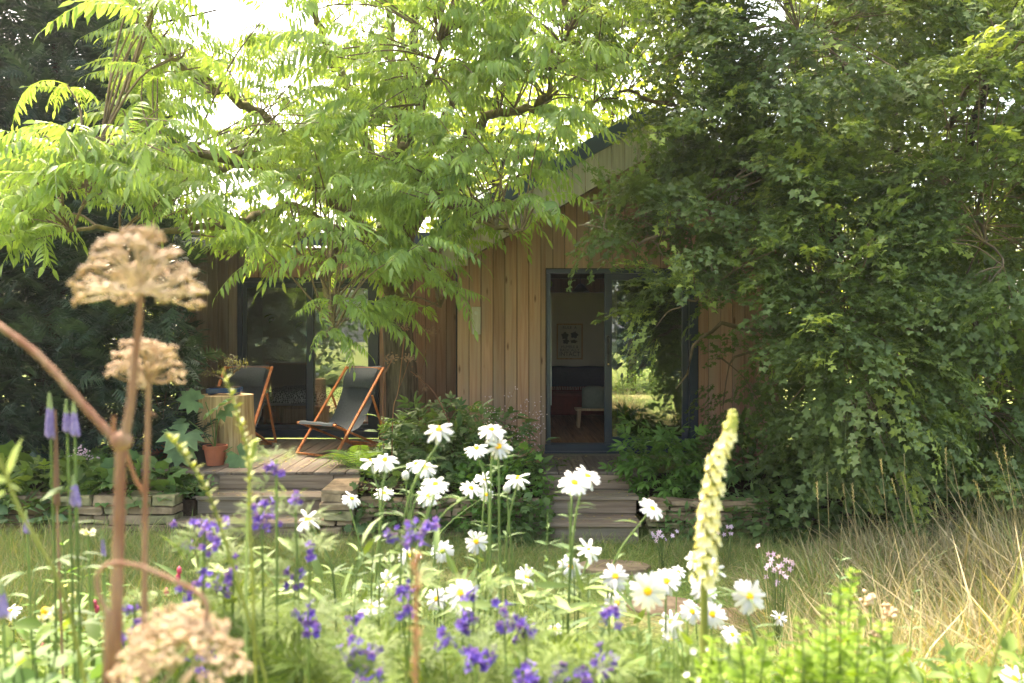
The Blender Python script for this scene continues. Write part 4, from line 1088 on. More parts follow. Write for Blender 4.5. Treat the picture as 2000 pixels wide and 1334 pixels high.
# hawthorn behind the maple
HB = np.array([5.6, 10.6, 0.0]); hw = thing('hawthorn_tree', 'dark small leaved tree behind the maple at the right edge', 'tree', HB)
for dx in (-1.3, 0, .9):
    q = curve([HB + [dx, 0, -.1], HB + [dx * 1.1, .1, 2], HB + [dx * 1.3 + .2, .2, 6.5]], 6); tubes_obj('trunk', [(q, np.linspace(.10, .02, len(q)))], M['bark_dark'], hw, n=7, origin=HB)
n_ = 42000; px = rng.uniform(1545, 2350, n_); py = rng.uniform(-350, 930, n_); D = rng.uniform(9.4, 12, n_)
hole = np.sin(px * .03 + 1.2 * np.sin(py * .021)) * np.sin(py * .034 + 1.1 * np.sin(px * .017))
k_ = (hole < .72) | (rng.random(n_) < .3); k_ &= px > np.interp(py, [-350, 250, 400, 930], [1545, 1545, 1600, 1600]); px, py, D = px[k_], py[k_], D[k_]
hp_ = np.stack([(px - 1000) * D / F, D, CZ - (py - YH) * D / F], 1)
V, T, R_ = scatter(T_MAPLE, hp_ - HB, frames(rng.normal(0, 1, hp_.shape)), rng.uniform(.08, .15, len(hp_)), rng.random(len(hp_)) * .7)
o = link('crown', mesh_np('crown', V, T, M['maple'], R_), hw); o['kind'] = 'stuff'

# ------------------------------------------------------------------ yew hedge on the left
YB = np.array([-5.6, 9.6, 0.0])
yw = thing('yew_hedge', 'tall dark yew filling the left edge behind the garden', 'yew tree', YB)
ps_ = []
while len(ps_) < 17000:
    px = rng.uniform(-700, 400); py = rng.uniform(-330, 900); D = rng.uniform(8.2, 11.6)
    lim = np.interp(py, [-330, 0, 130, 300, 500, 700, 900], [215, 245, 275, 330, 360, 370, 395])
    if px > lim + 26 * math.sin(py * .035 + D): continue
    if D > 10.3 and px > 345: continue
    if py < 110 and px < 110 and rng.random() < .45: continue
    ps_.append(P(px, py, D))
ps_ = np.array(ps_)
d = rng.normal(0, .6, ps_.shape) + [.35, -.8, .15]
V, T, R_ = scatter(T_YEW, ps_ - YB, frames(d, roll=rng.normal(0, .5, len(d))), rng.uniform(.22, .46, len(d)), rng.random(len(d)))
o = link('foliage', mesh_np('foliage', V, T, M['yew'], R_), yw); o['kind'] = 'stuff'
n_ = 5200; px = rng.uniform(-750, 350, n_); py = rng.uniform(-330, 900, n_); D = rng.uniform(9.6, 11.4, n_)
lim = np.interp(py, [-330, 0, 130, 300, 500, 700, 900], [185, 215, 245, 300, 335, 345, 370]); k_ = (px < lim) & ~((py < 110) & (px < 110) & (rng.random(n_) < .5)); px, py, D = px[k_], py[k_], D[k_]
pi_ = np.stack([(px - 1000) * D / F, D, CZ - (py - YH) * D / F], 1)
V, T, R_ = scatter(T_LEAF, pi_ - YB, frames(rng.normal(0, 1, pi_.shape)), rng.uniform(.18, .34, len(pi_)), rng.random(len(pi_)))
o = link('inner_foliage', mesh_np('inner_foliage', V, T, M['yew'], R_), yw); o['kind'] = 'stuff'
tubes_obj('trunk', [(curve([YB + [dx, 0, -.1], YB + [dx * 1.1, .1, 2.5], YB + [dx * 1.2, .2, 6.5]], 6), np.linspace(.13, .03, 13)) for dx in (0,)], M['bark_dark'], yw, n=8, origin=YB)
tubes_obj('branch', [(curve([YB + [0, 0, .6 + k * .33], YB + [1.2 * math.cos(k * 2.4), .9 * math.sin(k * 2.4), .9 + k * .35], YB + [2.2 * math.cos(k * 2.4), 1.2 * math.sin(k * 2.4), 1.0 + k * .36]], 4), np.linspace(.035, .01, 9)) for k in range(16)], M['bark_dark'], yw, n=5, kind='stuff', origin=YB)

# ------------------------------------------------------------------ air volume added to lift dark tones, imitating lens veiling glare
hm_ = bpy.data.materials.new('added_veil'); hm_.use_nodes = True; nt_ = hm_.node_tree; nt_.nodes.remove(nt_.nodes['Principled BSDF'])
pv = nt_.nodes.new('ShaderNodeVolumePrincipled'); pv.inputs['Color'].default_value = (.93, .95, 1, 1); pv.inputs['Density'].default_value = .0009; pv.inputs['Anisotropy'].default_value = .5
nt_.links.new(pv.outputs[0], nt_.nodes['Material Output'].inputs['Volume'])
tag(MB().box(-320, 320, -320, 520, -1, 10).build('veil_volume', hm_), kind='stuff')

# ------------------------------------------------------------------ trees behind
def far_tree(name, label, base, h, r, mat, n=1500, ls=.22, group=None, crown0=.28, bark=M['bark_dark'], tpls=T_ROUND, cone=False):
    base = np.asarray(base, float); t = thing(name, label, 'tree', base, group)
    q = curve([base + [0, 0, -.1], base + [.1, 0, h * .4], base + [.0, 0, h * .9]], 5)
    tubes_obj('trunk', [(q, np.linspace(h * .022, h * .005, len(q)))], bark, t, n=8, origin=base)
    lst = []; ends = []
    for k in range(14):
        a = k * 2.4; z = h * (crown0 + (1 - crown0) * k / 15); rr = r * (1.15 - k / 14 if cone else math.sin(math.pi * (.18 + .75 * k / 14))) 
        e = base + [rr * math.cos(a) * .8, rr * math.sin(a) * .8, z + .1 * h * (0 if cone else 1)]; ends.append(e)
        lst.append((curve([base + [0, 0, z * .85], (base + [0, 0, z] + e) / 2, e], 4), np.linspace(h * .009, h * .002, 9)))
    tubes_obj('branch', lst, bark, t, n=5, kind='stuff', origin=base)
    ends = np.array(ends); j = rng.integers(0, len(ends), n)
    sg = r * (.30 if not cone else .26); off = rng.normal(0, 1, (n, 3)) * [sg, sg, sg * .62]
    pos = ends[j] + off; d = off + rng.normal(0, .3 * r, (n, 3))
    V, T, R_ = scatter(tpls, pos - base, frames(d), ls * rng.uniform(.6, 1.3, n), rng.random(n))
    o = link('crown', mesh_np('crown', V, T, mat, R_), t); o['kind'] = 'stuff'; return t
G1 = 'trees beyond the cabins'
far_tree('garden_tree', 'sunlit yellow green tree rising behind the lower cabin roof', (-2.6, 15.5, 0), 6.0, 2.3, M['backleaf'], 3200, .17, G1)
far_tree('garden_tree', 'sunlit tree showing between the two roofs', (-.4, 15.5, 0), 6.6, 2.3, M['backleaf'], 4200, .17, G1)
far_tree('garden_tree', 'sunlit tree behind the far right bushes', (8.2, 15.5, 0), 4.4, 2.4, M['backleaf'], 2600, .18, G1)
far_tree('garden_tree', 'bright tree seen through gaps low in the maple', (5.6, 17.5, 0), 3.8, 2.0, M['backleaf'], 2200, .18, G1)
far_tree('garden_tree', 'thin crowned tree standing behind the cabin gable', (1.9, 16.5, 0), 7.4, 2.4, M['backleaf'], 4200, .17, G1)
# trees behind the camera that the glass doors mirror
G2 = 'trees behind the photographer'
far_tree('conifer_tree', 'dark conifer mirrored in the sliding door', (4.0, -8.5, 0), 8.0, 2.2, M['yew'], 2600, .4, G2, .12, cone=True)
far_tree('conifer_tree', 'second conifer mirrored beside the tallest one', (6.8, -11, 0), 7.0, 2.6, M['yew'], 2200, .4, G2, .12, cone=True)
far_tree('garden_tree', 'broad leaved tree mirrored in the left glass doors', (-8.0, -9, 0), 4.4, 2.3, M['bushleaf'], 2400, .25, G2)
far_tree('garden_tree', 'low leafy tree mirrored far away in the glass', (8, -14, 0), 6, 3.0, M['backleaf'], 1800, .3, G2)
far_tree('garden_tree', 'round tree mirrored far left in the glass', (-9, -13, 0), 7, 3.2, M['bushleaf'], 1800, .32, G2)
bush('meadow_shrub', 'yellow green shrub mirrored in the door glass', 'shrub', (3.1, -1.8, 0), (1.2, .8, 1.05), 1300, T_LEAF, M['acidleaf'], .13)

far_tree('conifer_tree', 'dark conifer mirrored in the far left pane', (-9.2, -6, 0), 6.5, 2.6, M['yew'], 2200, .4, G2, .08, cone=True)
bush('meadow_shrub', 'leafy dark shrub mirrored low in the left glass doors', 'shrub', (-6.2, -3.6, 0), (1.3, .9, 1.3), 900, T_LEAF, M['bushleaf'], .14)
# far hedge closing the horizon
hx = rng.uniform(-70, 70, 9000); hy = 42 + rng.normal(0, 1.2, 9000); hz = rng.random(9000) ** .8 * (3.2 + 1.2 * np.sin(hx * .21) + .6 * np.sin(hx * .9))
V, T, R_ = scatter(T_ROUND, np.stack([hx, hy, hz], 1), frames(rng.normal(0, 1, (9000, 3))), rng.uniform(.5, 1.1, 9000), rng.random(9000))
tag(link('far_woodland', mesh_np('far_woodland', V, T, M['backleaf'], R_)), 'distant line of trees beyond the field', 'woodland', kind='stuff')

# ------------------------------------------------------------------ shrubs and plants at the cabin
bush('geranium_bush', 'dark leafy bush at the foot of the cladding between the steps', 'bush', P(900, 1010, 8.1) * [1, 1, 0] + [0, 0, .38], (.85, .5, .72), 900, T_PEONY + T_LEAF, M['bushleaf'], .16, 200)
bush('hellebore_bush', 'broad pointed dark leaves beside the tree trunk', 'bush', P(860, 0, 8.6) * [1, 1, 0] + [0, 0, .42], (.55, .4, .65), 420, T_PEONY, M['bushleaf'], .24, 120)
bush('cranesbill', 'tumbling light green cranesbill spilling over the low wall', 'plant', P(975, 0, 7.45) * [1, 1, 0] + [0, 0, .12], (.50, .35, .66), 1100, T_PALM + T_MAPLE, M['peony'], .075, 200)
bush('cranesbill', 'shaded cranesbill drooping to the lawn beside the door steps', 'plant', P(990, 0, 7.15) * [1, 1, 0] + [0, 0, .0], (.38, .3, .42), 500, T_PALM, M['bushleaf'], .08, 100)
bush('cranesbill', 'cranesbill hanging over the low wall behind the left group of daisies', 'plant', P(800, 0, 7.4) * [1, 1, 0] + [0, 0, .10], (.55, .32, .50), 1000, T_PALM + T_MAPLE, M['bushleaf'], .075, 150)
bush('peony_bush', 'bright divided peony leaves in front of the fixed glass', 'bush', P(1290, 0, 7.95) * [1, 1, 0] + [0, 0, .30], (.42, .36, .62), 330, T_PEONY, M['peony'], .22, 200)
bush('laurel_bush', 'dark broad leaved bush below the right cladding', 'bush', P(1460, 0, 8.2) * [1, 1, 0] + [0, 0, .25], (.55, .42, .72), 520, T_LEAF, M['bushleaf'], .16, 160)
bush('bramble', 'dense bramble under the maple at the edge of the dry grass', 'bush', P(1660, 0, 7.4) * [1, 1, 0], (.9, .6, .62), 1300, T_ROUND + T_LEAF, M['bushleaf'], .10, 150)
bush('bramble', 'bramble thicket behind the tallest dry grass', 'bush', P(1900, 0, 7.2) * [1, 1, 0], (1.1, .7, .85), 1400, T_ROUND + T_LEAF, M['bushleaf'], .10, 100)
bush('ivy_bank', 'ivy covered bank beneath the maple trunks', 'bush', P(1800, 0, 8.3) * [1, 1, 0], (1.6, .7, 1.5), 2600, T_ROUND + T_MAPLE, M['bushleaf'], .11)
bush('berry_shrub', 'low shrub with reddish tinged leaves behind the cabin corner', 'shrub', P(1600, 0, 8.7) * [1, 1, 0], (.5, .4, 1.0), 500, T_LEAF, leafmat('reddish_leaf', (.10, .14, .04), (.22, .16, .05), .35, c3=(.45, .14, .05)), .09)
bush('nettle_clump', 'upright pale leafed clump at the base of the right wall', 'plant', P(1400, 0, 7.5) * [1, 1, 0] + [0, 0, .1], (.28, .22, .5), 260, T_LEAF, M['mantle'], .10, 100)
bush('ground_ivy', 'low dark leaves hiding the end of the right stone wall', 'plant', P(1530, 0, 7.2) * [1, 1, 0], (.55, .3, .5), 700, T_ROUND + T_MAPLE, M['bushleaf'], .09, 100)
bush('white_stock', 'mid green leafy tuft before the right stone wall', 'plant', P(1330, 0, 7.15) * [1, 1, 0], (.22, .16, .34), 220, T_LEAF, M['mantle'], .08, 60)
# left garden bed
bush('lady_mantle', 'round scalloped green leaves spilling over the left stone wall', 'plant', P(280, 0, 7.6) * [1, 1, 0] + [0, 0, .34], (.46, .30, .32), 150, T_PALM, M['mantle'], .17, 130, rmin=.7)
bush('hardy_hydrangea', 'yellow green lobed leaves at the left end of the bed', 'plant', P(70, 0, 7.5) * [1, 1, 0] + [0, 0, .30], (.62, .34, .36), 230, T_PALM + T_PEONY, M['acidleaf'], .20, 200, rmin=.6)
bush('grey_sage', 'grey green soft leaves drooping over the wall below the yellow green plant', 'plant', P(60, 0, 7.2) * [1, 1, 0] + [0, 0, .16], (.34, .16, .26), 90, T_ROUND, M['ricepaper'], .15, 80)
bush('astrantia', 'low feathery plant with dusty pink heads between the leaf clumps', 'plant', P(165, 0, 7.9) * [1, 1, 0] + [0, 0, .36], (.26, .2, .26), 300, T_FEATHER, M['mantle'], .07, 0)
bush('dark_groundcover', 'dark low plants under the yew behind the bed', 'plant', P(150, 0, 8.4) * [1, 1, 0] + [0, 0, .38], (1.2, .4, .28), 900, T_LEAF, M['bushleaf'], .10)
bush('columbine', 'fresh green columbine leaves behind the round leaf clump', 'plant', P(240, 0, 8.3) * [1, 1, 0] + [0, 0, .40], (.24, .2, .42), 260, T_MAPLE, M['peony'], .08, 80)
bush('small_sedum', 'small leafy plant beside the deck corner', 'plant', P(385, 0, 7.65) * [1, 1, 0] + [0, 0, .33], (.16, .14, .16), 120, T_ROUND, M['mantle'], .06, 60)
# fern beside the right deckchair
fc = P(700, 0, 8.25); fc[2] = .46
fn = thing('fern', 'arching green fern on the deck edge below the deckchair', 'fern', fc)
a = rng.uniform(0, 2 * math.pi, 26); d = np.stack([np.cos(a), np.sin(a) * .8, .45 + .35 * rng.random(26)], 1)
leafy(fn, 'frond', T_FERN, M['fern'], np.tile(fc, (26, 1)) + rng.normal(0, .02, (26, 3)), frames(d), rng.uniform(.38, .62, 26), 26, origin=fc)
for (px, D, lab) in ((740, 7.9, 'smaller fern between the steps and the dark bush'),):
    fc = P(px, 0, D); fc[2] = .40; fn = thing('fern', lab, 'fern', fc); a = rng.uniform(0, 2 * math.pi, 18); d = np.stack([np.cos(a), np.sin(a) * .8, .5 + .3 * rng.random(18)], 1)
    leafy(fn, 'frond', T_FERN, M['fern'], np.tile(fc, (18, 1)), frames(d), rng.uniform(.3, .5, 18), 18, origin=fc)

# dried hogweed stalks by the trunk
def small_umbel(root, c, r, mat, n=60, org=(0, 0, 0)):
    u = rng.normal(0, 1, (n, 3)) * [r, r, r * .55]; V, T, R_ = scatter(T_BLOB, np.asarray(c) - np.asarray(org) + u, frames(rng.normal(0, 1, (n, 3))), np.full(n, r * .22), rng.random(n))
    o = link('seed_head', mesh_np('seed_head', V, T, mat, R_), root); o['kind'] = 'stuff'; return o
def ico(sub=1):
    bm = bmesh.new(); bmesh.ops.create_icosphere(bm, subdivisions=sub, radius=1); bm.verts.ensure_lookup_table()
    V = np.array([v.co[:] for v in bm.verts]); T = np.array([[v.index for v in f.verts] for f in bm.faces]); bm.free(); return V, T
T_BLOB = [ico(1)]
brown = leafmat('brown_seed', (.16, .09, .05), (.28, .17, .10), trans=.1, boost=1)
for (pts, heads, D, lab) in (
    ([(765, 905), (768, 800), (778, 760), (792, 640)], [(790, 640, .035), (800, 700, .05)], 8.0, 'tall dried brown stalk with seed heads before the tree trunk'),
    ([(750, 900), (748, 780), (752, 730), (768, 700)], [(765, 700, .05)], 8.05, 'dried forked stalk with one brown head left of the taller stalk'),
    ([(880, 830), (850, 770), (820, 740), (802, 725)], [(838, 648, .05), (818, 735, .03), (830, 760, .03)], 8.1, 'thin leaning stalk with tiny pinkish seed heads beside the trunk')):
    q = curve([P(a, b, D) for a, b in pts], 5); r = thing('dried_stalk', lab, 'dried plant', q[0], 'dried stalks by the tree trunk')
    tubes_obj('stem', [(q, np.linspace(.0065, .003, len(q)))], M['drystem_red'], r, n=6, origin=q[0])
    for hx_, hy_, hr in heads:
        e = P(hx_, hy_, D); tubes_obj('side_stem', [(curve([q[len(q) * 2 // 3], (q[len(q) * 2 // 3] + e) / 2 + [0, 0, -.02], e], 4), .0025)], M['drystem_red'], r, n=4, origin=q[0]); small_umbel(r, e, hr * .8, brown, 50, q[0])
# airy pink panicles against the wall
for (px, py, D, lab) in ((985, 760, 8.0, 'airy pink flower panicle against the cladding left of the door'), (1030, 800, 7.9, 'lower pink flower panicle near the door frame')):
    b0 = P(px - 30, 900, D); r = thing('coral_bells', lab, 'flower', b0, 'airy panicles by the door'); lst = []; pos = []
    for k in range(7):
        e = P(px + rng.uniform(-40, 45), py + rng.uniform(-20, 40), D); q = curve([b0, (b0 + e) / 2 + rng.normal(0, .03, 3), e], 5); lst.append((q, .0016))
        for j in range(12): pos.append(q[rng.integers(len(q) // 2, len(q))] + rng.normal(0, .03, 3))
    pos = np.array(pos); tubes_obj('stem', lst, M['drystem_red'], r, n=3, origin=b0)
    V, T, R_ = scatter(T_BLOB, pos - b0, frames(rng.normal(0, 1, pos.shape)), np.full(len(pos), .006), rng.random(len(pos))); o = link('blossom', mesh_np('blossom', V, T, M['pink'], R_), r); o['kind'] = 'stuff'
# seedheads on the mantle side (astrantia heads)
for (px, py) in ((152, 876), (160, 890), (172, 893), (145, 890), (183, 896), (140, 915), (128, 910), (165, 880)):
    D = 7.9; c_ = P(px, py, D); b0 = c_ * [1, 1, 0] + [0, 0, .4]; r = thing('astrantia_flower', 'dusty pink astrantia head above the left stone wall', 'flower', b0, 'dusty pink heads over the left bed')
    tubes_obj('stem', [([b0, (b0 + c_) / 2 + [.01, 0, 0], c_], .002)], M['stem'], r, n=4, origin=b0)
    u = rng.normal(0, 1, (12, 3)) * [.022, .022, .014]; V, T, R_ = scatter(T_BLOB, u + c_ - b0, frames(rng.normal(0, 1, (12, 3))), np.full(12, .009), rng.random(12)); link('flower_head', mesh_np('flower_head', V, T, M['pink'], R_), r)['kind'] = 'stuff'

# ------------------------------------------------------------------ grasses
BL = [t_blade(b, w) for b, w in ((.3, .012), (.7, .011), (1.1, .013), (.1, .009))]
BLS = [t_blade(b, w, 2) for b, w in ((.4, .05), (.9, .05), (.15, .04))]
def grass(name, label, pos, h, mat, tpl, spread=.45, lean=(0, 0)):
    K = len(pos); a = rng.uniform(0, 2 * math.pi, K); z = np.stack([rng.normal(0, spread, K) + lean[0], rng.normal(0, spread, K) + lean[1], np.ones(K)], 1); z /= np.linalg.norm(z, axis=1)[:, None]
    d = np.stack([np.cos(a), np.sin(a), np.zeros(K)], 1); d -= z * (d * z).sum(1)[:, None]; d /= np.linalg.norm(d, axis=1)[:, None]
    R = np.stack([d, np.cross(z, d), z], 2)
    V, T, R_ = scatter(tpl, pos, R, h, rng.random(K))
    return tag(link(name, mesh_np(name, V, T, mat, R_)), label, 'grass', kind='stuff')
K = 90000; D = 2.9 + 4.35 * rng.random(K) ** .8; x = rng.uniform(-1.15, .95, K) * (D * .72 + .2)
p = np.stack([x, D, gz(x, D)], 1); patch = np.sin(x * 2.1) * np.cos(D * 1.9)
grass('lawn_grass', 'short mown grass of the lawn between the beds', p, rng.uniform(.025, .055, K), M['grass'], BLS, .5)
# rough tufts at the wall foot and left
K = 26000; D = rng.uniform(6.2, 7.25, K); x = rng.uniform(-4.8, 3.4, K); m_ = (x < .25) | (x > 1.25) | (rng.random(K) < .25); x, D = x[m_], D[m_]
p = np.stack([x, D, gz(x, D)], 1); grass('rough_grass', 'rough longer grass at the foot of the stone walls', p, rng.uniform(.06, .20, len(x)), M['longgrass'], BL, .6)
K = 20000; D = rng.uniform(4.6, 6.9, K); x = -D * rng.uniform(.36, .72, K); p = np.stack([x, D, gz(x, D)], 1)
grass('rough_grass', 'grey green unmown grass below the left stone wall', p, rng.uniform(.15, .34, K), M['longgrass'], BL, .6)
# dry tall grass on the right
K = 36000; D = rng.uniform(3.0, 6.6, K); u = rng.random(K); px = 1380 + 760 * u ** .8; x = (px - 1000) * D / F; keep = rng.random(K) < np.interp(px, [1380, 1520, 1700], [.12, .5, 1]); x, D, px = x[keep], D[keep], px[keep]
ntu = 170; tx = rng.integers(0, len(x), ntu); ti = rng.integers(0, ntu, len(x)); pull = rng.random(len(x)) < .72      # most blades stand in tussocks
x = np.where(pull, x[tx][ti] + rng.normal(0, .07, len(x)), x); D = np.where(pull, D[tx][ti] + rng.normal(0, .07, len(x)), D); px = 1000 + x * F / D; th_ = rng.uniform(.65, 1.25, ntu)
h = np.where(pull, th_[ti], .6) * rng.uniform(.22, .52, len(x)) * np.interp(px, [1380, 1700, 1950], [.5, .9, 1.25])
grass('dry_grass', 'tall straw coloured grass filling the lower right', np.stack([x, D, gz(x, D)], 1), h, M['drygrass'], BL, .70, (-.20, 0))
K = 20000; D = rng.uniform(2.8, 6, K); x = (rng.uniform(1500, 2150, K) - 1000) * D / F
grass('long_grass', 'greener long grass mixed through the straw at lower right', np.stack([x, D, gz(x, D)], 1), rng.uniform(.18, .42, K), M['longgrass'], BL, .6)
# grass seed stalks that stand clear
def t_head():
    parts = []
    for k in range(14):
        t = k / 14; parts.append(place(t_leaf(.3, .02, .0), (0, 0, t), (math.cos(k * 2.4) * .5, math.sin(k * 2.4) * .5, 1), (0, 1, 0), .16))
    return merge(parts)
hd = t_head(); hm = mesh_np('seed_head', hd[0], hd[1], M['drygrass'], np.zeros(len(hd[1])))
for k in range(46):
    D = rng.uniform(4.2, 6.2); px = rng.uniform(1580, 2010); py = rng.uniform(900, 1010) if rng.random() < .75 else rng.uniform(1000, 1120)
    e = P(px, py, D); b0 = e + [rng.uniform(.05, .45), rng.uniform(-.1, .2), 0]; b0[2] = float(gz(b0[0], b0[1]))
    r = thing('grass_stalk', 'dry grass stalk with a seed head rising above the straw grass', 'grass stalk', b0, 'seeding stalks in the dry grass')
    q = curve([b0, b0 * .4 + e * .6 + [.0, 0, .08], e], 5); tubes_obj('stem', [(q, np.linspace(.0028, .0014, len(q)))], M['drygrass'], r, n=3, origin=b0)
    o = link('seed_head', hm, r, e - b0); dv = Vector(q[-1] - q[-3]); o.rotation_euler = dv.to_track_quat('Z', 'Y').to_euler(); o.scale = [rng.uniform(.07, .13)] * 3

# ------------------------------------------------------------------ foreground flowers
def petal_mesh():
    V = []; xs_ = [.13, .35, .65, .9, 1.0]; ws = [.05, .105, .125, .10, .045]; zs = [.03, .05, .02, -.04, -.07]
    for x_, w_, z_ in zip(xs_, ws, zs): V += [(x_, -w_, z_ - .012), (x_, 0, z_ + .008), (x_, w_, z_ - .012)]
    Q = []
    for j in range(4):
        for i in range(2): a = j * 3 + i; Q.append((a, a + 1, a + 4, a + 3))
    return mesh_np('petal', np.array(V), np.array(Q), M['petal'], np.zeros(8), smooth=True)
PET = petal_mesh()
def disc_mesh(mat):
    V = []; n = 16
    prof = [(.0, .12), (.10, .115), (.19, .08), (.235, .02), (.20, -.03), (.0, -.05)]
    m = MB().lathe([(max(r, .001), z) for r, z in prof], n)
    me = bpy.data.meshes.new('flower_head'); me.from_pydata(m.v, [], m.f); me.materials.append(mat); me.polygons.foreach_set('use_smooth', np.ones(len(me.polygons), dtype=bool)); return me
DISC = disc_mesh(M['disc']); DISCG = disc_mesh(M['greendisc'])
DL = t_leaf(.19, .03, .35); DLM = mesh_np('leaf', DL[0], DL[1], M['daisyleaf'], np.zeros(len(DL[1])))
def frame_m(d, up, pos, s):
    R = frames([d], [up])[0]; return Matrix.Translation(Vector([float(v) for v in pos])) @ Matrix([list(map(float, r)) for r in R]).to_4x4() @ Matrix.Scale(float(s), 4)

def daisy(px, py, w, asp, roll, label, mid=None, size=.078, disc=None, npet=None, leaves=5):
    D = F * size / w; c = P(px, py, D)
    el = math.asin(min(.97, asp)); nrm = np.array([0, -math.sin(el), math.cos(el)])
    rr = math.radians(roll); nrm = np.array([nrm[2] * math.sin(rr), nrm[1], nrm[2] * math.cos(rr)]) + rng.normal(0, .06, 3); nrm /= np.linalg.norm(nrm)
    if mid is None: mid = (px + rng.uniform(-25, 25), py + 130)
    m_ = P(mid[0], mid[1], D); g = m_ + [rng.uniform(-.06, .06), rng.uniform(0, .08), 0]; g[2] = float(gz(g[0], g[1])) - .01
    root = thing('daisy', label, 'daisy', g, 'white daisies in the foreground bed')
    s0 = c - nrm * size * .06
    q = curve([g, g * .5 + m_ * .5 + [rng.uniform(-.02, .02), 0, 0], m_, s0 - nrm * .03, s0], 5)
    tubes_obj('stem', [(q, np.linspace(.0036, .0023, len(q)))], M['stem'], root, n=6, origin=g)
    hd_ = link('flower_head', disc or DISC, root)
    t1 = np.cross(nrm, [0.2, 1, .1]); 
    hd_.matrix_local = frame_m(t1, nrm, c - g, size / 2)
    n = npet or int(rng.integers(17, 23))
    age = rng.random()
    for k in range(n):
        if age > .8 and rng.random() < .14: continue
        a = 2 * math.pi * k / n + rng.normal(0, .05 + .08 * (age > .7)); o = bpy.data.objects.new('petal', PET); COL.objects.link(o); o.parent = hd_
        tilt = rng.normal(-.05, .13 + .25 * (age > .8)) - (0.25 if asp < .5 else 0.05); s = rng.uniform(.88, 1.06)
        o.rotation_euler = (rng.normal(0, .18), -tilt, a); o.scale = (s, s * rng.uniform(.9, 1.15), 1)
    for k in range(leaves):
        t = rng.uniform(.25, .8); p = q[int(t * (len(q) - 1))]; a = k * 2.4 + px
        o = link('leaf', DLM, root); o.matrix_local = frame_m((math.cos(a), math.sin(a), .5), (0, 0, 1), p - g, rng.uniform(.05, .085))
    return root
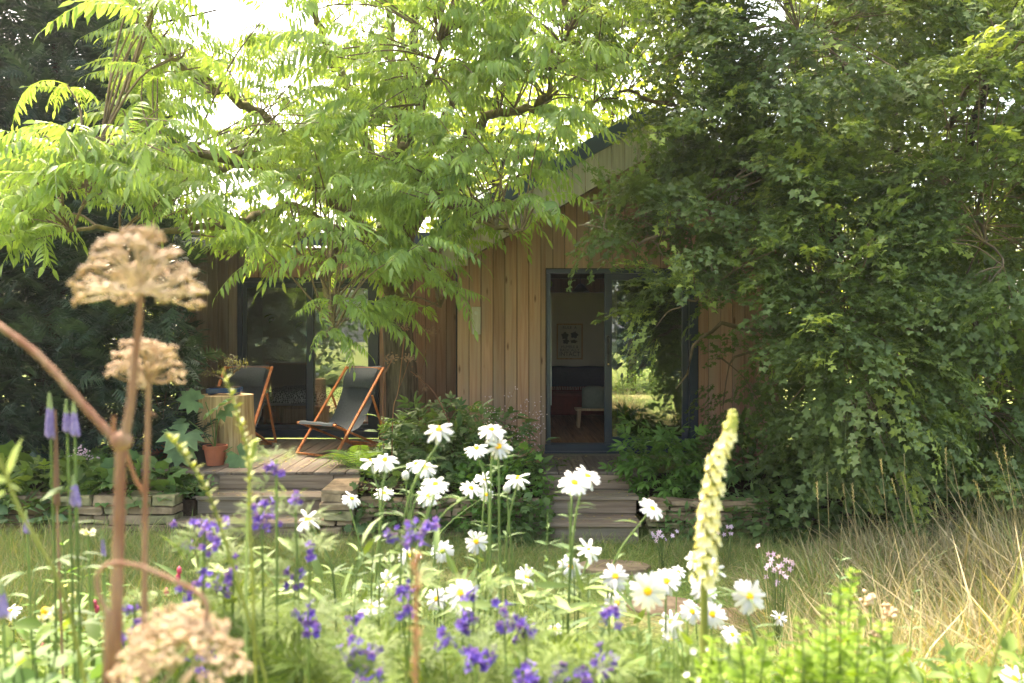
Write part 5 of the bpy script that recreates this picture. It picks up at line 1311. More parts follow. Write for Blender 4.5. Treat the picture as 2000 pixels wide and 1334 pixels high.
daisies = [
 (857, 838, 64, .45, 5, 'daisy standing highest at left of the flower group', (790, 1010)),
 (960, 838, 56, .42, 0, 'daisy at the top of the pair just left of the door steps', (958, 1000)),
 (974, 872, 56, .85, 0, 'daisy facing the camera below the top of the tallest trio', (975, 1010)),
 (931, 875, 50, .45, -5, 'side turned daisy at the left of the tallest trio', (955, 980)),
 (724, 901, 46, .40, 0, 'left flower of the overlapping pair above the stone stack', (742, 1000)),
 (752, 897, 56, .40, 0, 'right flower of the overlapping pair above the stone stack', (745, 990)),
 (813, 905, 44, .40, 5, 'small daisy just above the bud left of the dark bush', (800, 1020)),
 (832, 913, 50, .45, 8, 'daisy overlapping the small one left of the dark bush', (800, 1030)),
 (850, 945, 56, .50, 10, 'daisy above the one that faces forward, left centre', (820, 1080)),
 (838, 967, 52, .70, 0, 'forward facing daisy in the left centre pair', (815, 1090)),
 (687, 973, 42, .45, 25, 'small tilted daisy in front of the stone stack', (710, 1100)),
 (750, 963, 40, .55, 0, 'small daisy right of the stone stack', (735, 1090)),
 (920, 953, 50, .50, 20, 'daisy with a long stem bending down left', (850, 1040)),
 (945, 937, 42, .50, -5, 'small daisy behind the bending stemmed one', (940, 1060)),
 (950, 966, 32, .90, 30, 'smallest daisy turned sideways below its neighbours', (850, 1060)),
 (1011, 934, 50, .45, 10, 'single daisy on a tall stem left of the door steps', (990, 1050)),
 (1122, 942, 64, .60, 5, 'left flower of the large pair over the door steps', (1115, 1030)),
 (1148, 930, 60, .50, 15, 'right flower of the large pair over the door steps', (1120, 1045)),
 (1274, 993, 56, .50, 25, 'daisy on a long slanting stem in front of the right stone wall', (1190, 1130)),
 (601, 1015, 58, .42, 0, 'lone daisy on a slanting stem before the left steps', (650, 1120)),
 (930, 1058, 50, .85, 0, 'forward facing daisy in the middle of the lawn edge', (935, 1180)),
 (864, 1077, 46, .90, 0, 'daisy with a green centre in the middle', (850, 1180)),
 (1150, 1075, 56, .60, 0, 'upper daisy of the two in front of the stepping stone', (1130, 1180)),
 (1115, 1106, 50, .70, 0, 'lower daisy of the two in front of the stepping stone', (1080, 1200)),
 (1028, 1128, 50, .55, 20, 'ragged daisy with drooping petals at centre', (1020, 1240)),
 (1202, 1126, 58, .75, 0, 'daisy left of the biggest bloom', (1190, 1250)),
 (1265, 1155, 76, .95, 0, 'biggest daisy, facing straight out beside the mullein', (1270, 1280)),
 (1302, 1135, 60, .70, 0, 'daisy partly behind the biggest bloom', (1300, 1260)),
 (1325, 1117, 32, .60, 0, 'small rounded daisy between the big bloom and the mullein', (1320, 1240)),
 (1205, 1178, 56, .60, 35, 'tilted daisy below left of the biggest bloom', (1230, 1290)),
 (1464, 1165, 72, .90, 25, 'large sharp petalled daisy above the lime shrub', (1480, 1300)),
 (1393, 1112, 56, .80, 25, 'daisy just right of the mullein stem', (1370, 1230)),
 (1358, 1095, 44, .80, -50, 'daisy seen edge on just left of the mullein stem', (1360, 1230)),
 (1375, 1152, 54, .85, 0, 'daisy over the foot of the mullein spike', (1380, 1280)),
 (900, 1158, 68, .70, 0, 'large daisy at the top of the lower middle trio', (905, 1280)),
 (852, 1170, 48, .80, -10, 'left daisy of the lower middle trio', (850, 1290)),
 (900, 1186, 46, .75, 0, 'lowest daisy of the lower middle trio', (900, 1300)),
 (757, 1140, 52, .50, -20, 'loose petalled daisy left of the rusty stalk', (745, 1260)),
 (725, 1186, 56, .50, -10, 'lower loose petalled daisy left of the rusty stalk', (730, 1290)),
 (388, 1203, 42, .60, 0, 'daisy peeking above the lowest dried umbel', (385, 1300)),
 (515, 1212, 58, .80, 0, 'daisy with a greenish centre right of the dried umbel', (520, 1320)),
 (1085, 1228, 36, .50, 0, 'small daisy low among the violet flowers', (1085, 1320)),
 (1312, 1215, 52, .80, 0, 'lower daisy under the biggest bloom', (1315, 1320)),
 (1352, 1195, 50, .80, 20, 'daisy in the crowded group left of the lime shrub', (1350, 1320)),
 (1392, 1200, 56, .90, 0, 'pale daisy in the crowded group at the lime shrub', (1390, 1330)),
 (1310, 1250, 38, .90, 0, 'lowest small daisy in the crowded group', (1310, 1340)),
 (1430, 1240, 44, .60, 15, 'daisy sunk among the lime shrub leaves', (1430, 1340)),
 (1522, 1207, 34, .70, 40, 'small side turned daisy above the lime shrub', (1520, 1310)),
 (1895, 1327, 40, .55, 0, 'small daisy cut by the bottom edge at right', (1900, 1420)),
 (1982, 1325, 62, .60, 0, 'daisy in the bottom right corner', (1990, 1420)),
 (485, 1325, 56, .50, -30, 'tilted daisy at the bottom edge right of the dried umbel', (480, 1420)),
 (800, 1085, 48, .60, 0, 'fading daisy just above the rusty stalk', (805, 1200)),
 (20, 1192, 42, .40, 0, 'fading daisy with a domed yellow centre at the far left', (25, 1300)),
 (500, 1285, 40, .70, 0, 'small daisy low beside the dried umbel', (500, 1380)),
]
for i, q in enumerate(daisies):
    daisy(*q, disc=DISCG if 'green' in q[5] and 'centre' in q[5] else None)
# bud
for (px, py, lab) in ((792, 929, 'white daisy bud left of the dark bush'), (990, 955, 'closed daisy bud beside the tall single daisy')):
    c_ = P(px, py, 2.3); b0 = c_ * [1, 1, 0] + [.02, 0, 0]; b0[2] = float(gz(b0[0], b0[1])); r = thing('daisy_bud', lab, 'flower bud', b0); tubes_obj('stem', [(curve([b0, (b0 + c_) / 2 + [.02, 0, 0], c_], 5), .0025)], M['stem'], r, n=5, origin=b0)
    V, T = ico(2); link('bud', mesh_np('bud', V * [.011, .011, .014], T, M['petal'], np.zeros(len(T)), smooth=True), r, c_ - b0)

# larkspur
def floret_mesh():
    parts = []
    for k in range(5):
        a = 2 * math.pi * k / 5 + .3; parts.append(place(t_leaf(.72, .10, -.15), (0, 0, 0), (math.cos(a), math.sin(a), .55), (math.cos(a) * -.5, math.sin(a) * -.5, 1), .62))
    for k in range(2): parts.append(place(t_leaf(.5, .1, -.2), (0, 0, .1), (math.cos(k * 3.1), math.sin(k * 3.1), 1.2), (0, 0, 1), .4))
    n = 5; V = [(0, 0, -1.0)]
    for i in range(n): a = 2 * math.pi * i / n; V.append((.12 * math.cos(a), .12 * math.sin(a), 0.05))
    parts.append((np.array(V), np.array([(0, 1 + (i + 1) % n, 1 + i) for i in range(n)])))
    return merge(parts)
FL = floret_mesh(); FLM = mesh_np('floret', FL[0], FL[1], M['purple'], np.zeros(len(FL[1])))
FEM = meshes(T_FEATHER, 'leaf', M['feather'])
def larkspur(px, py, sx, sy, n, D, label, base=None, leaves=16, size=.017):
    top = P(px, py - sy, D); bx = base if base is not None else px + rng.uniform(-20, 20)
    g = P(bx, 1330, D); g[2] = float(gz(g[0], g[1])); root = thing('larkspur', label, 'larkspur', g, 'violet larkspur in the foreground bed')
    mid = P(px, py + sy + 20, D); q = curve([g, (g + mid) / 2 + [rng.uniform(-.02, .02), 0, 0], mid, top], 6)
    tubes_obj('stem', [(q, np.linspace(.0042, .0015, len(q)))], M['stem'], root, n=5, origin=g)
    for k in range(int(n * 1.9)):
        p = P(px + np.clip(rng.normal(0, .6), -1.2, 1.2) * sx, py + rng.uniform(-sy, sy), D) + [0, rng.uniform(-.03, .03), 0]
        o = link('floret', FLM, root); o.matrix_local = frame_m(rng.normal(0, 1, 3), np.array([rng.normal(0, .7), -1, .2 + rng.normal(0, .5)]), p - g, size * rng.uniform(.8, 1.3))
    for k in range(leaves):
        t = rng.uniform(.15, .93); p = q[int(t * (len(q) - 1))]; a = k * 2.4 + px
        o = link('leaf', FEM[k % 3], root); o.matrix_local = frame_m((math.cos(a), math.sin(a), .4), (0, -.3, 1), p - g + np.array([math.cos(a), math.sin(a), .2]) * .02, rng.uniform(.035, .075) * (1.1 - .5 * t))
lk = [
 (398, 1050, 40, 36, 15, 1.55, 'fullest violet larkspur cluster left of the left steps'),
 (512, 1015, 24, 34, 10, 1.6, 'violet larkspur spike before the left steps'),
 (540, 916, 9, 12, 4, 1.55, 'topmost violet larkspur bloom over the deck edge'),
 (578, 985, 8, 16, 3, 1.6, 'single violet bloom above the lone slanting daisy'),
 (576, 1130, 14, 20, 6, 1.6, 'violet larkspur bloom below the lone daisy'),
 (604, 1080, 12, 14, 4, 1.65, 'small violet bloom beside the lone daisy stem'),
 (438, 1145, 16, 18, 6, 1.6, 'violet bloom right of the bent dried stalk'),
 (380, 1148, 22, 24, 6, 1.5, 'violet bloom behind the bent dried stalk'),
 (805, 1040, 36, 26, 13, 1.5, 'violet larkspur head at the tip of the rusty stalk'),
 (790, 1175, 22, 36, 9, 1.5, 'violet larkspur just left of the rusty stalk'),
 (602, 1210, 22, 20, 7, 1.45, 'violet larkspur low at centre left'),
 (690, 1212, 16, 12, 4, 1.5, 'small pair of violet blooms left of the loose petalled daisies'),
 (688, 1272, 24, 20, 7, 1.35, 'violet larkspur low between the daisy and the rusty stalk'),
 (728, 1282, 18, 26, 6, 1.35, 'violet larkspur beside the lower edge left of the rusty stalk'),
 (925, 1160, 16, 14, 4, 1.5, 'violet bloom touching the lower middle daisies'),
 (915, 1215, 18, 24, 8, 1.45, 'violet larkspur beneath the lower middle daisies'),
 (987, 1205, 18, 22, 7, 1.45, 'violet larkspur right of the lower middle daisies'),
 (1027, 1238, 20, 20, 7, 1.45, 'violet larkspur before the small low daisy'),
 (930, 1290, 34, 18, 11, 1.35, 'dense violet larkspur near the bottom edge at centre'),
 (870, 1258, 18, 16, 5, 1.4, 'loose violet larkspur right of the rusty stalk'),
 (1190, 1208, 18, 24, 6, 1.5, 'violet larkspur under the tilted daisy'),
 (1185, 1290, 18, 34, 9, 1.35, 'tall violet larkspur near the bottom edge right of centre'),
 (1145, 1320, 16, 16, 5, 1.3, 'violet larkspur at the bottom edge, right of the pale one'),
 (1090, 1322, 14, 14, 4, 1.3, 'pale violet larkspur at the bottom edge'),
 (1036, 1322, 24, 16, 7, 1.3, 'violet larkspur at the bottom edge at centre'),
 (700, 1328, 14, 12, 4, 1.3, 'violet larkspur at the bottom edge left of centre'),
 (735, 1325, 12, 14, 4, 1.3, 'violet larkspur at the bottom edge beside the rusty stalk'),
 (456, 1105, 10, 14, 3, 1.6, 'small violet bloom between two larger clusters'),
 (262, 1195, 10, 16, 3, 1.5, 'small violet bloom right of the thick dried stem'),
 (250, 1248, 8, 14, 3, 1.5, 'violet bloom beside the foot of the thick dried stem'),
 (400, 1282, 26, 22, 5, 1.45, 'violet blooms seen through the lowest dried umbel'),
]
for q in lk: larkspur(*q)
# tall green larkspur spikes going to seed
for (pts, D, lab) in (([(500, 1330), (490, 1050), (485, 900), (470, 830), (435, 718)], 1.3, 'tall yellow green seed spike in front of the stump'),
                      ([(520, 1330), (450, 1090), (405, 960), (360, 890), (325, 845)], 1.3, 'leaning yellow green seed spike in front of the left steps'),
                      ([(480, 1330), (482, 1050), (488, 930), (500, 855)], 1.45, 'pale green furry spike over the edge of the deck')):
    pale = 'pale' in lab; q = curve([P(a, b, D) for a, b in pts], 10); g = q[0].copy(); g[2] = float(gz(g[0], g[1])); r = thing('green_spike', lab, 'flower spike', g)
    q = np.vstack([g, q]); tubes_obj('stem', [(q, np.linspace(.0028, .0014, len(q)))], M['yellowstem'] if not pale else M['paleleaf'], r, n=5, origin=g)
    m_ = mesh_np('seed_pod', *T_LEAF[0][:2], M['yellowstem'] if not pale else M['paleleaf'], np.zeros(8)); nn = 60 if not pale else 90
    for k in range(nn):
        t = .35 + .65 * k / nn if not pale else .80 + .2 * k / nn; p = q[min(int(t * (len(q) - 1)), len(q) - 1)]; p2 = q[max(0, min(int(t * (len(q) - 1)) - 1, len(q) - 1))]; fr_ = t * (len(q) - 1) % 1; p = p2 + (p - p2) * fr_
        a = k * 2.4; o = link('seed_pod', m_, r); o.matrix_local = frame_m((math.cos(a), math.sin(a), .9), (0, 0, 1), p - g, rng.uniform(.008, .021) if not pale else .012)

# mullein
mp_ = curve([P(1378, 1334, 1.4), P(1376, 1130, 1.4), P(1386, 1010, 1.4), P(1402, 900, 1.4), P(1424, 850, 1.4), P(1432, 800, 1.4)], 12)
g = mp_[0].copy(); g[2] = float(gz(g[0], g[1])); ml_ = thing('white_mullein', 'tall cream flowered mullein spike in front of the right steps', 'mullein', g)
mp2 = np.vstack([g, mp_]); tubes_obj('stem', [(mp2, np.linspace(.008, .003, len(mp2)))], M['yellowstem'], ml_, n=7, origin=g)
def cup(n=5, w=.9):
    return merge([place(t_leaf(w, .08, -.1), (0, 0, 0), (math.cos(a), math.sin(a), .45), (-math.cos(a) * .4, -math.sin(a) * .4, 1), .6) for a in [2 * math.pi * k / n for k in range(n)]])
CU = cup(); CUM = mesh_np('floret', CU[0], CU[1], M['cream'], np.zeros(len(CU[1])), smooth=True); BV = ico(1); BUM = mesh_np('bud', BV[0] * .5, BV[1], M['budyellow'], np.zeros(20), smooth=True)
up0 = 13
for k in range(165):
    t = k / 165 + rng.normal(0, .004); t = min(max(t, 0), .995); j = 12 + t * (len(mp2) - 13); j0 = int(j); p = mp2[j0] + (mp2[min(j0 + 1, len(mp2) - 1)] - mp2[j0]) * (j - j0); a = k * 2.4
    rad = (.014 * (1 - t) ** .55 + .002) * rng.uniform(.6, 1.3); s = (.0155 * (1 - t) ** .4 + .004) * rng.uniform(.7, 1.3)
    pos_ = p + np.array([math.cos(a) * rad, math.sin(a) * rad, 0]); o = link('floret' if t < .8 else 'bud', CUM if t < .8 else BUM, ml_)
    o.matrix_local = frame_m(np.cross([math.cos(a), math.sin(a), .25], [0.1, .2, 1]), (math.cos(a), math.sin(a), .3), pos_ - g, s)

# veronica spikes
VB = meshes([(BV[0] * .5, BV[1])], 'floret', M['lilac'])[0]; VT = meshes([(BV[0] * .5, BV[1])], 'bud', M['paleleaf'])[0]; VBr = meshes([(BV[0] * .5, BV[1])], 'seed', M['drystem'])[0]
for (px, y0, y1, w, D, lab, br) in ((96, 768, 852, 9, 1.5, 'tallest lilac spike at the left edge', 0), (128, 788, 842, 7, 1.5, 'lilac spike left of its close twin', 0), (143, 785, 848, 8, 1.5, 'lilac spike just right of its close twin', 0), (144, 928, 985, 9, 1.5, 'lilac spike against the left stone wall', 0), (50, 1000, 1040, 6, 1.7, 'small lilac spike beside the green stem', 0),
                                 (2, 1140, 1200, 9, 1.3, 'lilac spike cut by the left edge', 0), (108, 800, 985, 5, 1.5, 'brown dead spike among the lilac ones', 1), (199, 1035, 1085, 4, 1.7, 'pale thin lilac spike before the stone wall', 0)):
    e = P(px, y0, D); b_ = P(px + 3, y1, D); g = P(px + rng.uniform(5, 25), 1300, D); g[2] = float(gz(g[0], g[1])); r = thing('veronica', lab, 'flower spike', g, 'lilac spikes at the left')
    q = curve([g, (g + b_) / 2 + [.01, 0, 0], b_, e], 8); tubes_obj('stem', [(q, np.linspace(.0035, .0014, len(q)))], M['stem'] if not br else M['drystem'], r, n=5, origin=g)
    nn = int((y1 - y0) * 1.1)
    for k in range(nn):
        t = k / nn; p = b_ + (e - b_) * t; rad = w * D / F * (1 - t) ** .7 * .62 + .0008; a = k * 2.4
        o = link('floret' if t < .65 or br else 'bud', VBr if br else (VB if t < .65 else VT), r, p + np.array([math.cos(a) * rad, math.sin(a) * rad, 0]) - g); s = (.0075 * (1 - t) + .003) * (w / 9); o.scale = (s, s, s * 1.5)
    for k in range(8):
        p = q[int(rng.uniform(.2, .6) * len(q))]; a = k * 2.2; o = link('leaf', DLM, r); o.matrix_local = frame_m((math.cos(a), math.sin(a), .3), (0, 0, 1), p - g, rng.uniform(.05, .09))

# dried angelica
def umbellet(seed):
    r = np.random.default_rng(seed); n = 30
    u = r.normal(0, 1, (n, 3)); u /= np.linalg.norm(u, axis=1)[:, None]; u[:, 2] = np.abs(u[:, 2]) * .8 - .15
    p = u * (.65 + .35 * r.random((n, 1))); sc = .22 * (.7 + .5 * r.random(n))
    Rm = frames(r.normal(0, 1, (n, 3))); V0 = BV[0] * [1, .75, .6]
    Vs = np.concatenate([(V0 @ Rm[i].T) * sc[i] + p[i] for i in range(n)]); Ts = np.concatenate([BV[1] + i * len(V0) for i in range(n)]); return Vs, Ts, np.repeat(r.random(n), 20)
UMS = []
for s in range(4): v, t, rr = umbellet(s); UMS.append(mesh_np('umbellet', v, t, M['dryseed'], rr))
def umbel(root, c, rx, rz, foot, n, us, g, down=False, D=0.9, ry=None):
    um = thing('umbel', None, None, np.asarray(foot) - g); um.parent = root
    lst = []
    for k in range(n):
        a = k * 2.399; f = math.sqrt((k + .5) / n); x = rx * f * math.cos(a); y = (ry or rx) * f * math.sin(a); z = rz * (1 - 2.5 * f * f) + rng.normal(0, rz * .12)
        p = np.array([x, y, z]) + (np.asarray(c) - foot); o = link('umbellet', UMS[k % 4], um, p); s = us * rng.uniform(.8, 1.2)
        o.scale = (s, s, s * .8); o.rotation_euler = (rng.normal(0, .4), rng.normal(0, .4), rng.uniform(0, 6))
        m_ = p * .5 + np.array([0, 0, -.005]); lst.append((curve([np.zeros(3), m_, p - [0, 0, us * .2]], 3), .0011))
    tubes_obj('rays', lst, M['dryseed'], um, n=4)
D = .92
g = P(226, 1334, D); g[2] = .5; an = thing('dried_angelica', 'thick forked stem with the largest dried umbel at the left', 'dried angelica', g)
def st_(pts, w0, w1, root, g, D, mat=None, name='stem', m=8, org=None):
    q = curve([P(a, b, D) for a, b in pts], m) if not isinstance(D, (list, tuple)) else curve([P(a, b, d_) for (a, b), d_ in zip(pts, D)], m)
    dd = q[:, 1].mean(); rads = np.linspace(w0, w1, len(q)) * dd / F / 2 * .72 * (1 + .07 * np.sin(np.arange(len(q)) * 1.9))
    # swollen nodes
    tubes_obj(name, [(q, rads)], mat or M['drystem'], root, n=12, origin=g); return q
st_([(222, 1500), (225, 1334), (228, 1180), (233, 1000), (236, 862)], 34, 27, an, g, D)
st_([(240, 868), (255, 790), (264, 700), (272, 620), (276, 545)], 24, 15, an, g, D, name='branch')
st_([(232, 868), (170, 800), (80, 700), (0, 638), (-120, 560)], 22, 17, an, g, D, name='branch')
st_([(228, 868), (222, 845), (222, 812)], 12, 9, an, g, D, M['drystem_red'], 'broken_stub', 5)
V, T = ico(2); o = link('node', mesh_np('node', V * [.0125, .011, .012], T, M['drystem'], smooth=True), an, P(237, 862, D) - g)
umbel(an, P(272, 512, D), .068, .034, P(276, 556, D), 40, .0142, g)
g = P(285, 1334, 1.05); g[2] = .5; an2 = thing('dried_angelica', 'slender dried stem with the smaller umbel behind the thick one', 'dried angelica', g)
D = 1.05; st_([(283, 1450), (282, 1180), (284, 965), (288, 860), (290, 735)], 17, 13, an2, g, D)
st_([(283, 968), (262, 930), (246, 880)], 10, 9, an2, g, D, M['drystem_red'], 'branch', 5); st_([(284, 968), (290, 820), (305, 812)], 5, 5, an2, g, D, M['drystem'], 'branch', 5)
umbel(an2, P(285, 695, D), .045, .020, P(289, 745, D), 25, .0130, g)
g = P(215, 1334, .85); g[2] = .5; an3 = thing('dried_angelica', 'snapped dried stalk bent over with its umbel hanging at the bottom', 'dried angelica', g)
D = .86; st_([(210, 1450), (212, 1300), (214, 1195)], 28, 26, an3, g, [.88, .88, .88])
st_([(212, 1200), (194, 1165), (190, 1128), (210, 1103), (262, 1104), (330, 1130), (385, 1158), (404, 1185), (402, 1215)], 12, 15, an3, g, D, name='bent_stem', m=5)
umbel(an3, P(350, 1250, D), .066, .026, P(402, 1212, D), 44, .0138, g)
# rusty blurred stalk at centre
g = P(812, 1334, .8); g[2] = .5; rs = thing('rusty_stalk', 'blurred rust coloured stalk at bottom centre', 'dried stalk', g)
q = st_([(810, 1500), (812, 1300), (813, 1180), (812, 1085)], 13, 11, rs, g, .8, M['drystem_red'], m=12)
lm = mesh_np('scale', *T_LEAF[1][:2], M['drystem_red'], np.zeros(8))
for k in range(70):
    p = q[int(rng.uniform(.3, 1) * (len(q) - 1))] + [0, 0, rng.uniform(-.006, .006)]; a = k * 2.4; o = link('scale', lm, rs); o.matrix_local = frame_m((math.cos(a), math.sin(a), 1.2), (0, 0, 1), p - g, rng.uniform(.006, .010))
# green diagonal stem at left with its top leaves
g = P(175, 1334, 1.0); g[2] = .5; gs = thing('leaning_stem', 'leaning green stem with a pale leaf pair at the left edge', 'plant stem', g)
st_([(180, 1480), (165, 1334), (120, 1150), (40, 1000), (10, 925), (-10, 880)], 12, 8, gs, g, 1.0, M['yellowstem'])
plm = mesh_np('leaf', *T_NARROW[0][:2], M['paleleaf'], np.zeros(8))
for (px, py, d_, s) in ((15, 930, (.25, -.1, .9), .05), (20, 940, (-.9, 0, .15), .06), (14, 960, (-.9, .2, -.3), .05), (20, 945, (.5, -.3, -.2), .02)):
    o = link('leaf', plm, gs); o.matrix_local = frame_m(d_, (0, -1, .2), P(px, py, 1.0) - g, s)
# straw stem lower right, furry stalk far right
g = P(1930, 1334, 1.2); g[2] = .5; r = thing('leaning_stem', 'yellow leaning stem at the lower right', 'plant stem', g); st_([(1900, 1450), (1930, 1334), (1965, 1210), (2010, 1080)], 9, 7, r, g, 1.2, M['yellowstem'])
for (px, py, lab) in ((1700, 1168, 'left pale seed head above the lime shrub'), (1740, 1196, 'right pale seed head above the lime shrub'), (1712, 1235, 'lower faded seed head beside the lime shrub')):
    D = 1.8; c_ = P(px, py, D); b0 = P(px + 8, 1334, D); b0[2] = float(gz(b0[0], b0[1])); r = thing('seed_head_plant', lab, 'seed head', b0); tubes_obj('stem', [(curve([b0, (b0 + c_) / 2, c_], 5), .0028)], M['stem'], r, n=5, origin=b0)
    u = rng.normal(0, 1, (30, 3)) * .007; V, T, R_ = scatter(T_BLOB, u + c_ - b0, frames(rng.normal(0, 1, (30, 3))), np.full(30, .005), rng.random(30)); link('seed_head', mesh_np('seed_head', V, T, M['dryseed'], R_), r)['kind'] = 'stuff'
# cream blooms left
for (px, py, D, lab) in ((172, 1042, 1.9, 'cream flower head before the left stone wall'), (93, 1203, 1.7, 'faded cone flower with an orange centre at lower left'), (140, 1165, 1.9, 'dull cream bud cluster beside the leaning green stem')):
    c_ = P(px, py, D); b0 = P(px, 1334, D); b0[2] = float(gz(b0[0], b0[1])); r = thing('cream_flower', lab, 'flower', b0); tubes_obj('stem', [(curve([b0, (b0 + c_) / 2 + [.01, 0, 0], c_], 5), .003)], M['stem'], r, n=5, origin=b0)
    for k in range(9):
        o = link('floret', mesh_np('floret', CU[0], CU[1], M['creamflower'], np.zeros(len(CU[1]))) if k == 0 else o.data, r); o.matrix_local = frame_m(rng.normal(0, 1, 3), rng.normal(0, 1, 3) + [0, -.8, .6], c_ - b0 + rng.normal(0, .008, 3), .014)
    if 'cone' in lab: o = link('flower_head', DISC, r, c_ - b0 + np.array([0, -.01, .012])); o.scale = (.035, .035, .08)
# sanguisorba buds
for k, (px, py) in enumerate(((350, 1115), (325, 1157), (190, 1191), (185, 1180), (84, 1265), (195, 1278), (348, 1128))):
    D = 2.2; c_ = P(px, py, D); b0 = P(px + 5, 1334, D); b0[2] = float(gz(b0[0], b0[1])); r = thing('burnet', 'small crimson burnet bud on a thin stem among the left flowers', 'flower bud', b0, 'crimson burnet buds'); tubes_obj('stem', [(curve([b0, (b0 + c_) / 2 + [.02, 0, 0], c_], 5), .0013)], M['stem'], r, n=4, origin=b0)
    link('bud', mesh_np('bud', BV[0] * [.007, .007, .014], BV[1], M['crimson'], np.zeros(20), smooth=True), r, c_ - b0)
# soapwort: pink clumps in the lawn
for (cx_, cy_, n, D, lab) in ((1520, 1110, 26, 4.2, 'pink flowered clump at the edge of the dry grass'), (1296, 1045, 12, 6.3, 'small pink flower clump below the right stone wall'), (1425, 1035, 6, 6.3, 'sparse pink flowers behind the mullein')):
    b0 = P(cx_, cy_ + 60, D); b0[2] = float(gz(b0[0], b0[1])); r = thing('soapwort', lab, 'flowers', b0, 'pink flower clumps'); lst = []
    fm = mesh_np('flower', *merge([place(t_leaf(.5, .02, .1), (0, 0, 0), (math.cos(a), math.sin(a), .1), (0, 0, 1), 1) for a in [2 * math.pi * k / 5 for k in range(5)]]), M['pink'], np.zeros(40))
    for k in range(n):
        e = P(cx_ + rng.normal(0, 20 if n > 20 else 16), cy_ + rng.normal(0, 17 if n > 20 else 7), D + rng.normal(0, .05)); lst.append((curve([b0 + rng.normal(0, .02, 3) * [1, 1, 0], (b0 + e) / 2 + [0, 0, .02], e], 3), .0018))
        o = link('flower', fm, r); o.matrix_local = frame_m(rng.normal(0, 1, 3), (rng.normal(0, .4), -1, .6), e - b0, .018 if D < 5 else .022)
    tubes_obj('stem', lst, M['stem'], r, n=3, origin=b0)

# lime shrub at lower right
def sprig_plant(name, label, cat, stems, mat, tpls, ls, nparts, stemmat, step=.014, up=(0, -.2, 1), group=None, opp=2):
    g = np.array(stems[0][0]); g = g.copy(); g[2] = float(gz(g[0], g[1])); root = thing(name, label, cat, g, group)
    pos = []; d = []; s = []; lst = []
    for S in stems:
        q = curve(np.array(S), 8); lst.append((q, np.linspace(.0035, .0012, len(q)))); L = np.linalg.norm(np.diff(q, axis=0), axis=1).sum(); n = max(4, int(L / step))
        for k in range(n):
            t = k / n; j = t * (len(q) - 1.001); j0 = int(j); p = q[j0] + (q[j0 + 1] - q[j0]) * (j - j0); tg = q[j0 + 1] - q[j0]; tg /= np.linalg.norm(tg)
            for m_ in range(opp):
                a = k * 1.57 + m_ * 2 * math.pi / opp + rng.normal(0, .2); v = np.array([math.cos(a), math.sin(a), 0]) + tg * .6; pos.append(p); d.append(v); s.append(ls * (1.15 - .55 * t) * rng.uniform(.75, 1.2))
    pos = np.array(pos); d = np.array(d)
    leafy(root, 'leaf', tpls, mat, pos, frames(d, np.tile(up, (len(d), 1)) + rng.normal(0, .3, d.shape)), np.array(s), nparts, origin=g)
    tubes_obj('stem', lst, stemmat, root, n=4, origin=g); return root
def stemset(tops, D, y1=1420, dx=30, dd=.12):
    out = []
    for px, py in tops:
        Dk = D + rng.uniform(-dd, dd); out.append([P(px + rng.uniform(-dx, dx), y1, Dk), P(px + rng.uniform(-dx, dx) * .5, (py + y1) / 2, Dk), P(px, py, Dk)])
    return out
tops = [(1665, 1105), (1640, 1140), (1610, 1180), (1560, 1200), (1600, 1230), (1500, 1230), (1470, 1260), (1440, 1230), (1540, 1260), (1680, 1190), (1720, 1210), (1650, 1240), (1580, 1280), (1400, 1270), (1420, 1300), (1490, 1300), (1620, 1290), (1700, 1270), (1370, 1290), (1660, 1290), (1545, 1310), (1740, 1290), (1450, 1320), (1395, 1240), (1860, 1290), (1890, 1300)]
sprig_plant('lime_shrub', 'lime green leafy shrub in the lower right foreground', 'shrub', stemset(tops, 1.3), M['limeleaf'], T_LEAF + T_ROUND, .030, 300, M['stem'], step=.012, opp=3)
# white tiny flowers in front of the shrub
for k in range(16):
    px, py = rng.uniform(1290, 1450), rng.uniform(1215, 1330); D = 1.35; c_ = P(px, py, D); b0 = c_ + [.01, 0, 0]; b0[2] = float(gz(b0[0], b0[1]))
    r = thing('white_floret_stem', 'tiny white blossom low in front of the lime shrub', 'flower', b0, 'tiny white blossoms by the lime shrub'); tubes_obj('stem', [(curve([b0, (b0 + c_) / 2, c_], 4), .0015)], M['stem'], r, n=4, origin=b0)
    o = link('blossom', fmw if k else mesh_np('blossom', CU[0], CU[1], M['petal'], np.zeros(len(CU[1]))), r); fmw = o.data; o.matrix_local = frame_m(rng.normal(0, 1, 3), (0, -1, .7), c_ - b0, .012)

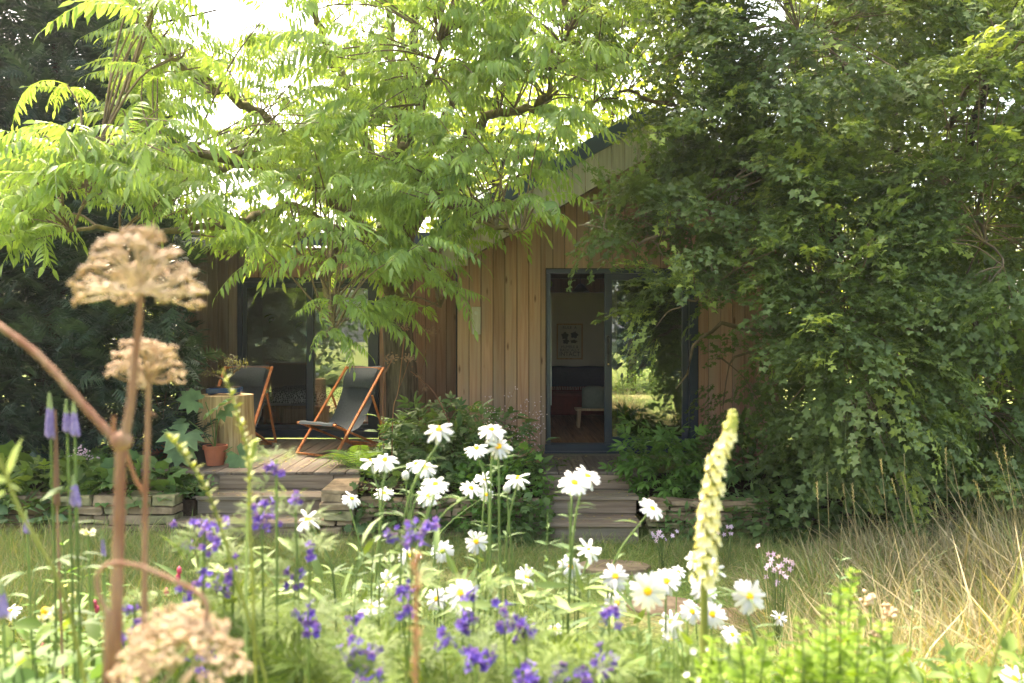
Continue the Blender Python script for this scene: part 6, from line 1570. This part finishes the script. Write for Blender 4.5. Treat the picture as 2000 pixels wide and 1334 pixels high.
# other leafy foreground plants, in clumps of their own
clumps = [
 ('dock_plant', 'broad pale leaves in the bottom left corner', [(20, 1250), (60, 1230), (110, 1260), (150, 1240), (200, 1270), (40, 1300), (90, 1310), (170, 1310), (0, 1290)], 1.35, 'mantle', T_LEAF + T_ROUND, .060, .03),
 ('leafy_plant', 'mid green leafy stems left of the thick dried stem', [(70, 1130), (110, 1090), (150, 1150), (130, 1200), (60, 1190), (180, 1120)], 1.9, 'peony', T_NARROW + T_LEAF, .085, .035),
 ('leafy_plant', 'tall lance leaved stems between the dried stems and the wall', [(120, 1010), (200, 1060), (165, 1075), (230, 1100)], 2.3, 'peony', T_NARROW, .10, .045),
 ('leafy_plant', 'fresh green stems right of the dried stems', [(310, 1130), (330, 1180), (270, 1220), (300, 1250), (360, 1220)], 1.6, 'acidleaf', T_NARROW + T_LEAF, .055, .022),
 ('leafy_plant', 'grey green daisy foliage below the stone stack', [(700, 1060), (730, 1030), (760, 1070), (690, 1130), (740, 1120), (790, 1090)], 2.0, 'daisyleaf', T_NARROW + T_LEAF, .07, .022),
 ('leafy_plant', 'leafy daisy stems in the centre of the bed', [(930, 1110), (900, 1120), (960, 1130), (1010, 1180), (980, 1090), (870, 1130)], 1.9, 'daisyleaf', T_NARROW + T_LEAF, .07, .022),
 ('leafy_plant', 'daisy foliage in front of the door steps', [(1110, 980), (1070, 1000), (1100, 1040), (1150, 1110), (1085, 1080), (1200, 1210)], 2.1, 'daisyleaf', T_NARROW + T_LEAF, .07, .025),
 ('leafy_plant', 'pale leafy stems beneath the biggest daisy', [(1250, 1230), (1290, 1260), (1220, 1260), (1330, 1240), (1180, 1270)], 1.5, 'mantle', T_NARROW, .06, .018),
 ('leafy_plant', 'silvery upright stem among the dry grass', [(1645, 1060), (1790, 1120), (1660, 1130)], 2.4, 'ricepaper', T_NARROW, .06, .03),
]
for nm, lab, tp_, D, mt_, tpl, ls, st in clumps:
    sprig_plant(nm, lab, 'plant', stemset(tp_, D, 1450), M[mt_], tpl, ls * .85, 140, M['stem'], step=st * 1.7)
# dense low mass of mixed feathery greenery that closes the bed
def mass(name, label, x0, x1, topx, topy, D0, D1, n, tpls, mat, ls):
    D = rng.uniform(D0, D1, n); px = rng.uniform(x0, x1, n); ty = np.interp(px, topx, topy) + 22 * np.sin(px * .05) + 14 * np.sin(px * .13 + 1)
    py = ty + (1500 - ty) * rng.random(n) ** 1.25
    p = np.stack([(px - 1000) * D / F, D, CZ - (py - YH) * D / F], 1); g0 = gz(p[:, 0], p[:, 1]) + .02; p[:, 2] = np.maximum(p[:, 2], g0)
    d = rng.normal(0, 1, (n, 3)); d[:, 2] = np.abs(d[:, 2]) * .8 + .1
    up = np.tile([0, -.5, 1.0], (n, 1)) + rng.normal(0, .4, (n, 3))
    V, T, R_ = scatter(tpls, p, frames(d, up), ls * rng.uniform(.6, 1.4, n), rng.random(n))
    return tag(link(name, mesh_np(name, V, T, mat, R_)), label, 'undergrowth', kind='stuff')
mass('feathery_undergrowth', 'feathery yellow green foliage filling the bed under the violet flowers', 300, 1350, [300, 420, 520, 650, 800, 1000, 1200, 1350], [1260, 1200, 1200, 1270, 1285, 1290, 1300, 1300], 1.5, 2.3, 3000, T_FEATHER, M['feather'], .055)
mass('green_undergrowth', 'mixed leafy greenery low in the flower bed', -100, 2100, [-100, 100, 300, 600, 900, 1200, 1500, 1800, 2100], [1250, 1240, 1250, 1270, 1280, 1280, 1280, 1300, 1290], 1.5, 2.7, 4200, T_NARROW + T_LEAF, M['acidleaf'], .05)
mass('fine_stems', 'fine upright greenery rising through the flower bed', 350, 1250, [350, 700, 1000, 1250], [1080, 1090, 1120, 1160], 1.7, 2.5, 500, T_NARROW, M['stem'], .08)

# fallen leaflets on the steps and deck
fl_m = leafmat('fallen_leaf', (.22, .16, .05), (.38, .28, .08), trans=.1, boost=1)
n_ = 260; x = rng.uniform(-4.1, 1.25, n_); y = rng.uniform(7.9, 9.0, n_); k_ = (x < -1.55) | (x > .33); x, y = x[k_], y[k_]; z = np.full(len(x), DZ + .006)
x2 = np.where(rng.random(120) < .5, rng.uniform(-2.9, -1.8, 120), rng.uniform(.35, 1.2, 120)); kk = rng.integers(1, 3, 120); y2 = np.where(kk == 1, 7.50, 7.16) + rng.uniform(0, .3, 120); z2 = np.where(kk == 1, .346, .176)
p = np.stack([np.concatenate([x, x2]), np.concatenate([y, y2]), np.concatenate([z, z2])], 1); a = rng.uniform(0, 6.28, len(p))
V, T, R_ = scatter(T_LEAF, p, frames(np.stack([np.cos(a), np.sin(a), np.full(len(a), .08)], 1), np.array([0, 0, 1.0]) + rng.normal(0, .15, (len(a), 3))), rng.uniform(.025, .055, len(p)), rng.random(len(p)))
tag(link('fallen_leaves', mesh_np('fallen_leaves', V, T, fl_m, R_)), 'dry fallen leaflets scattered over the deck and steps', 'leaves', kind='stuff')
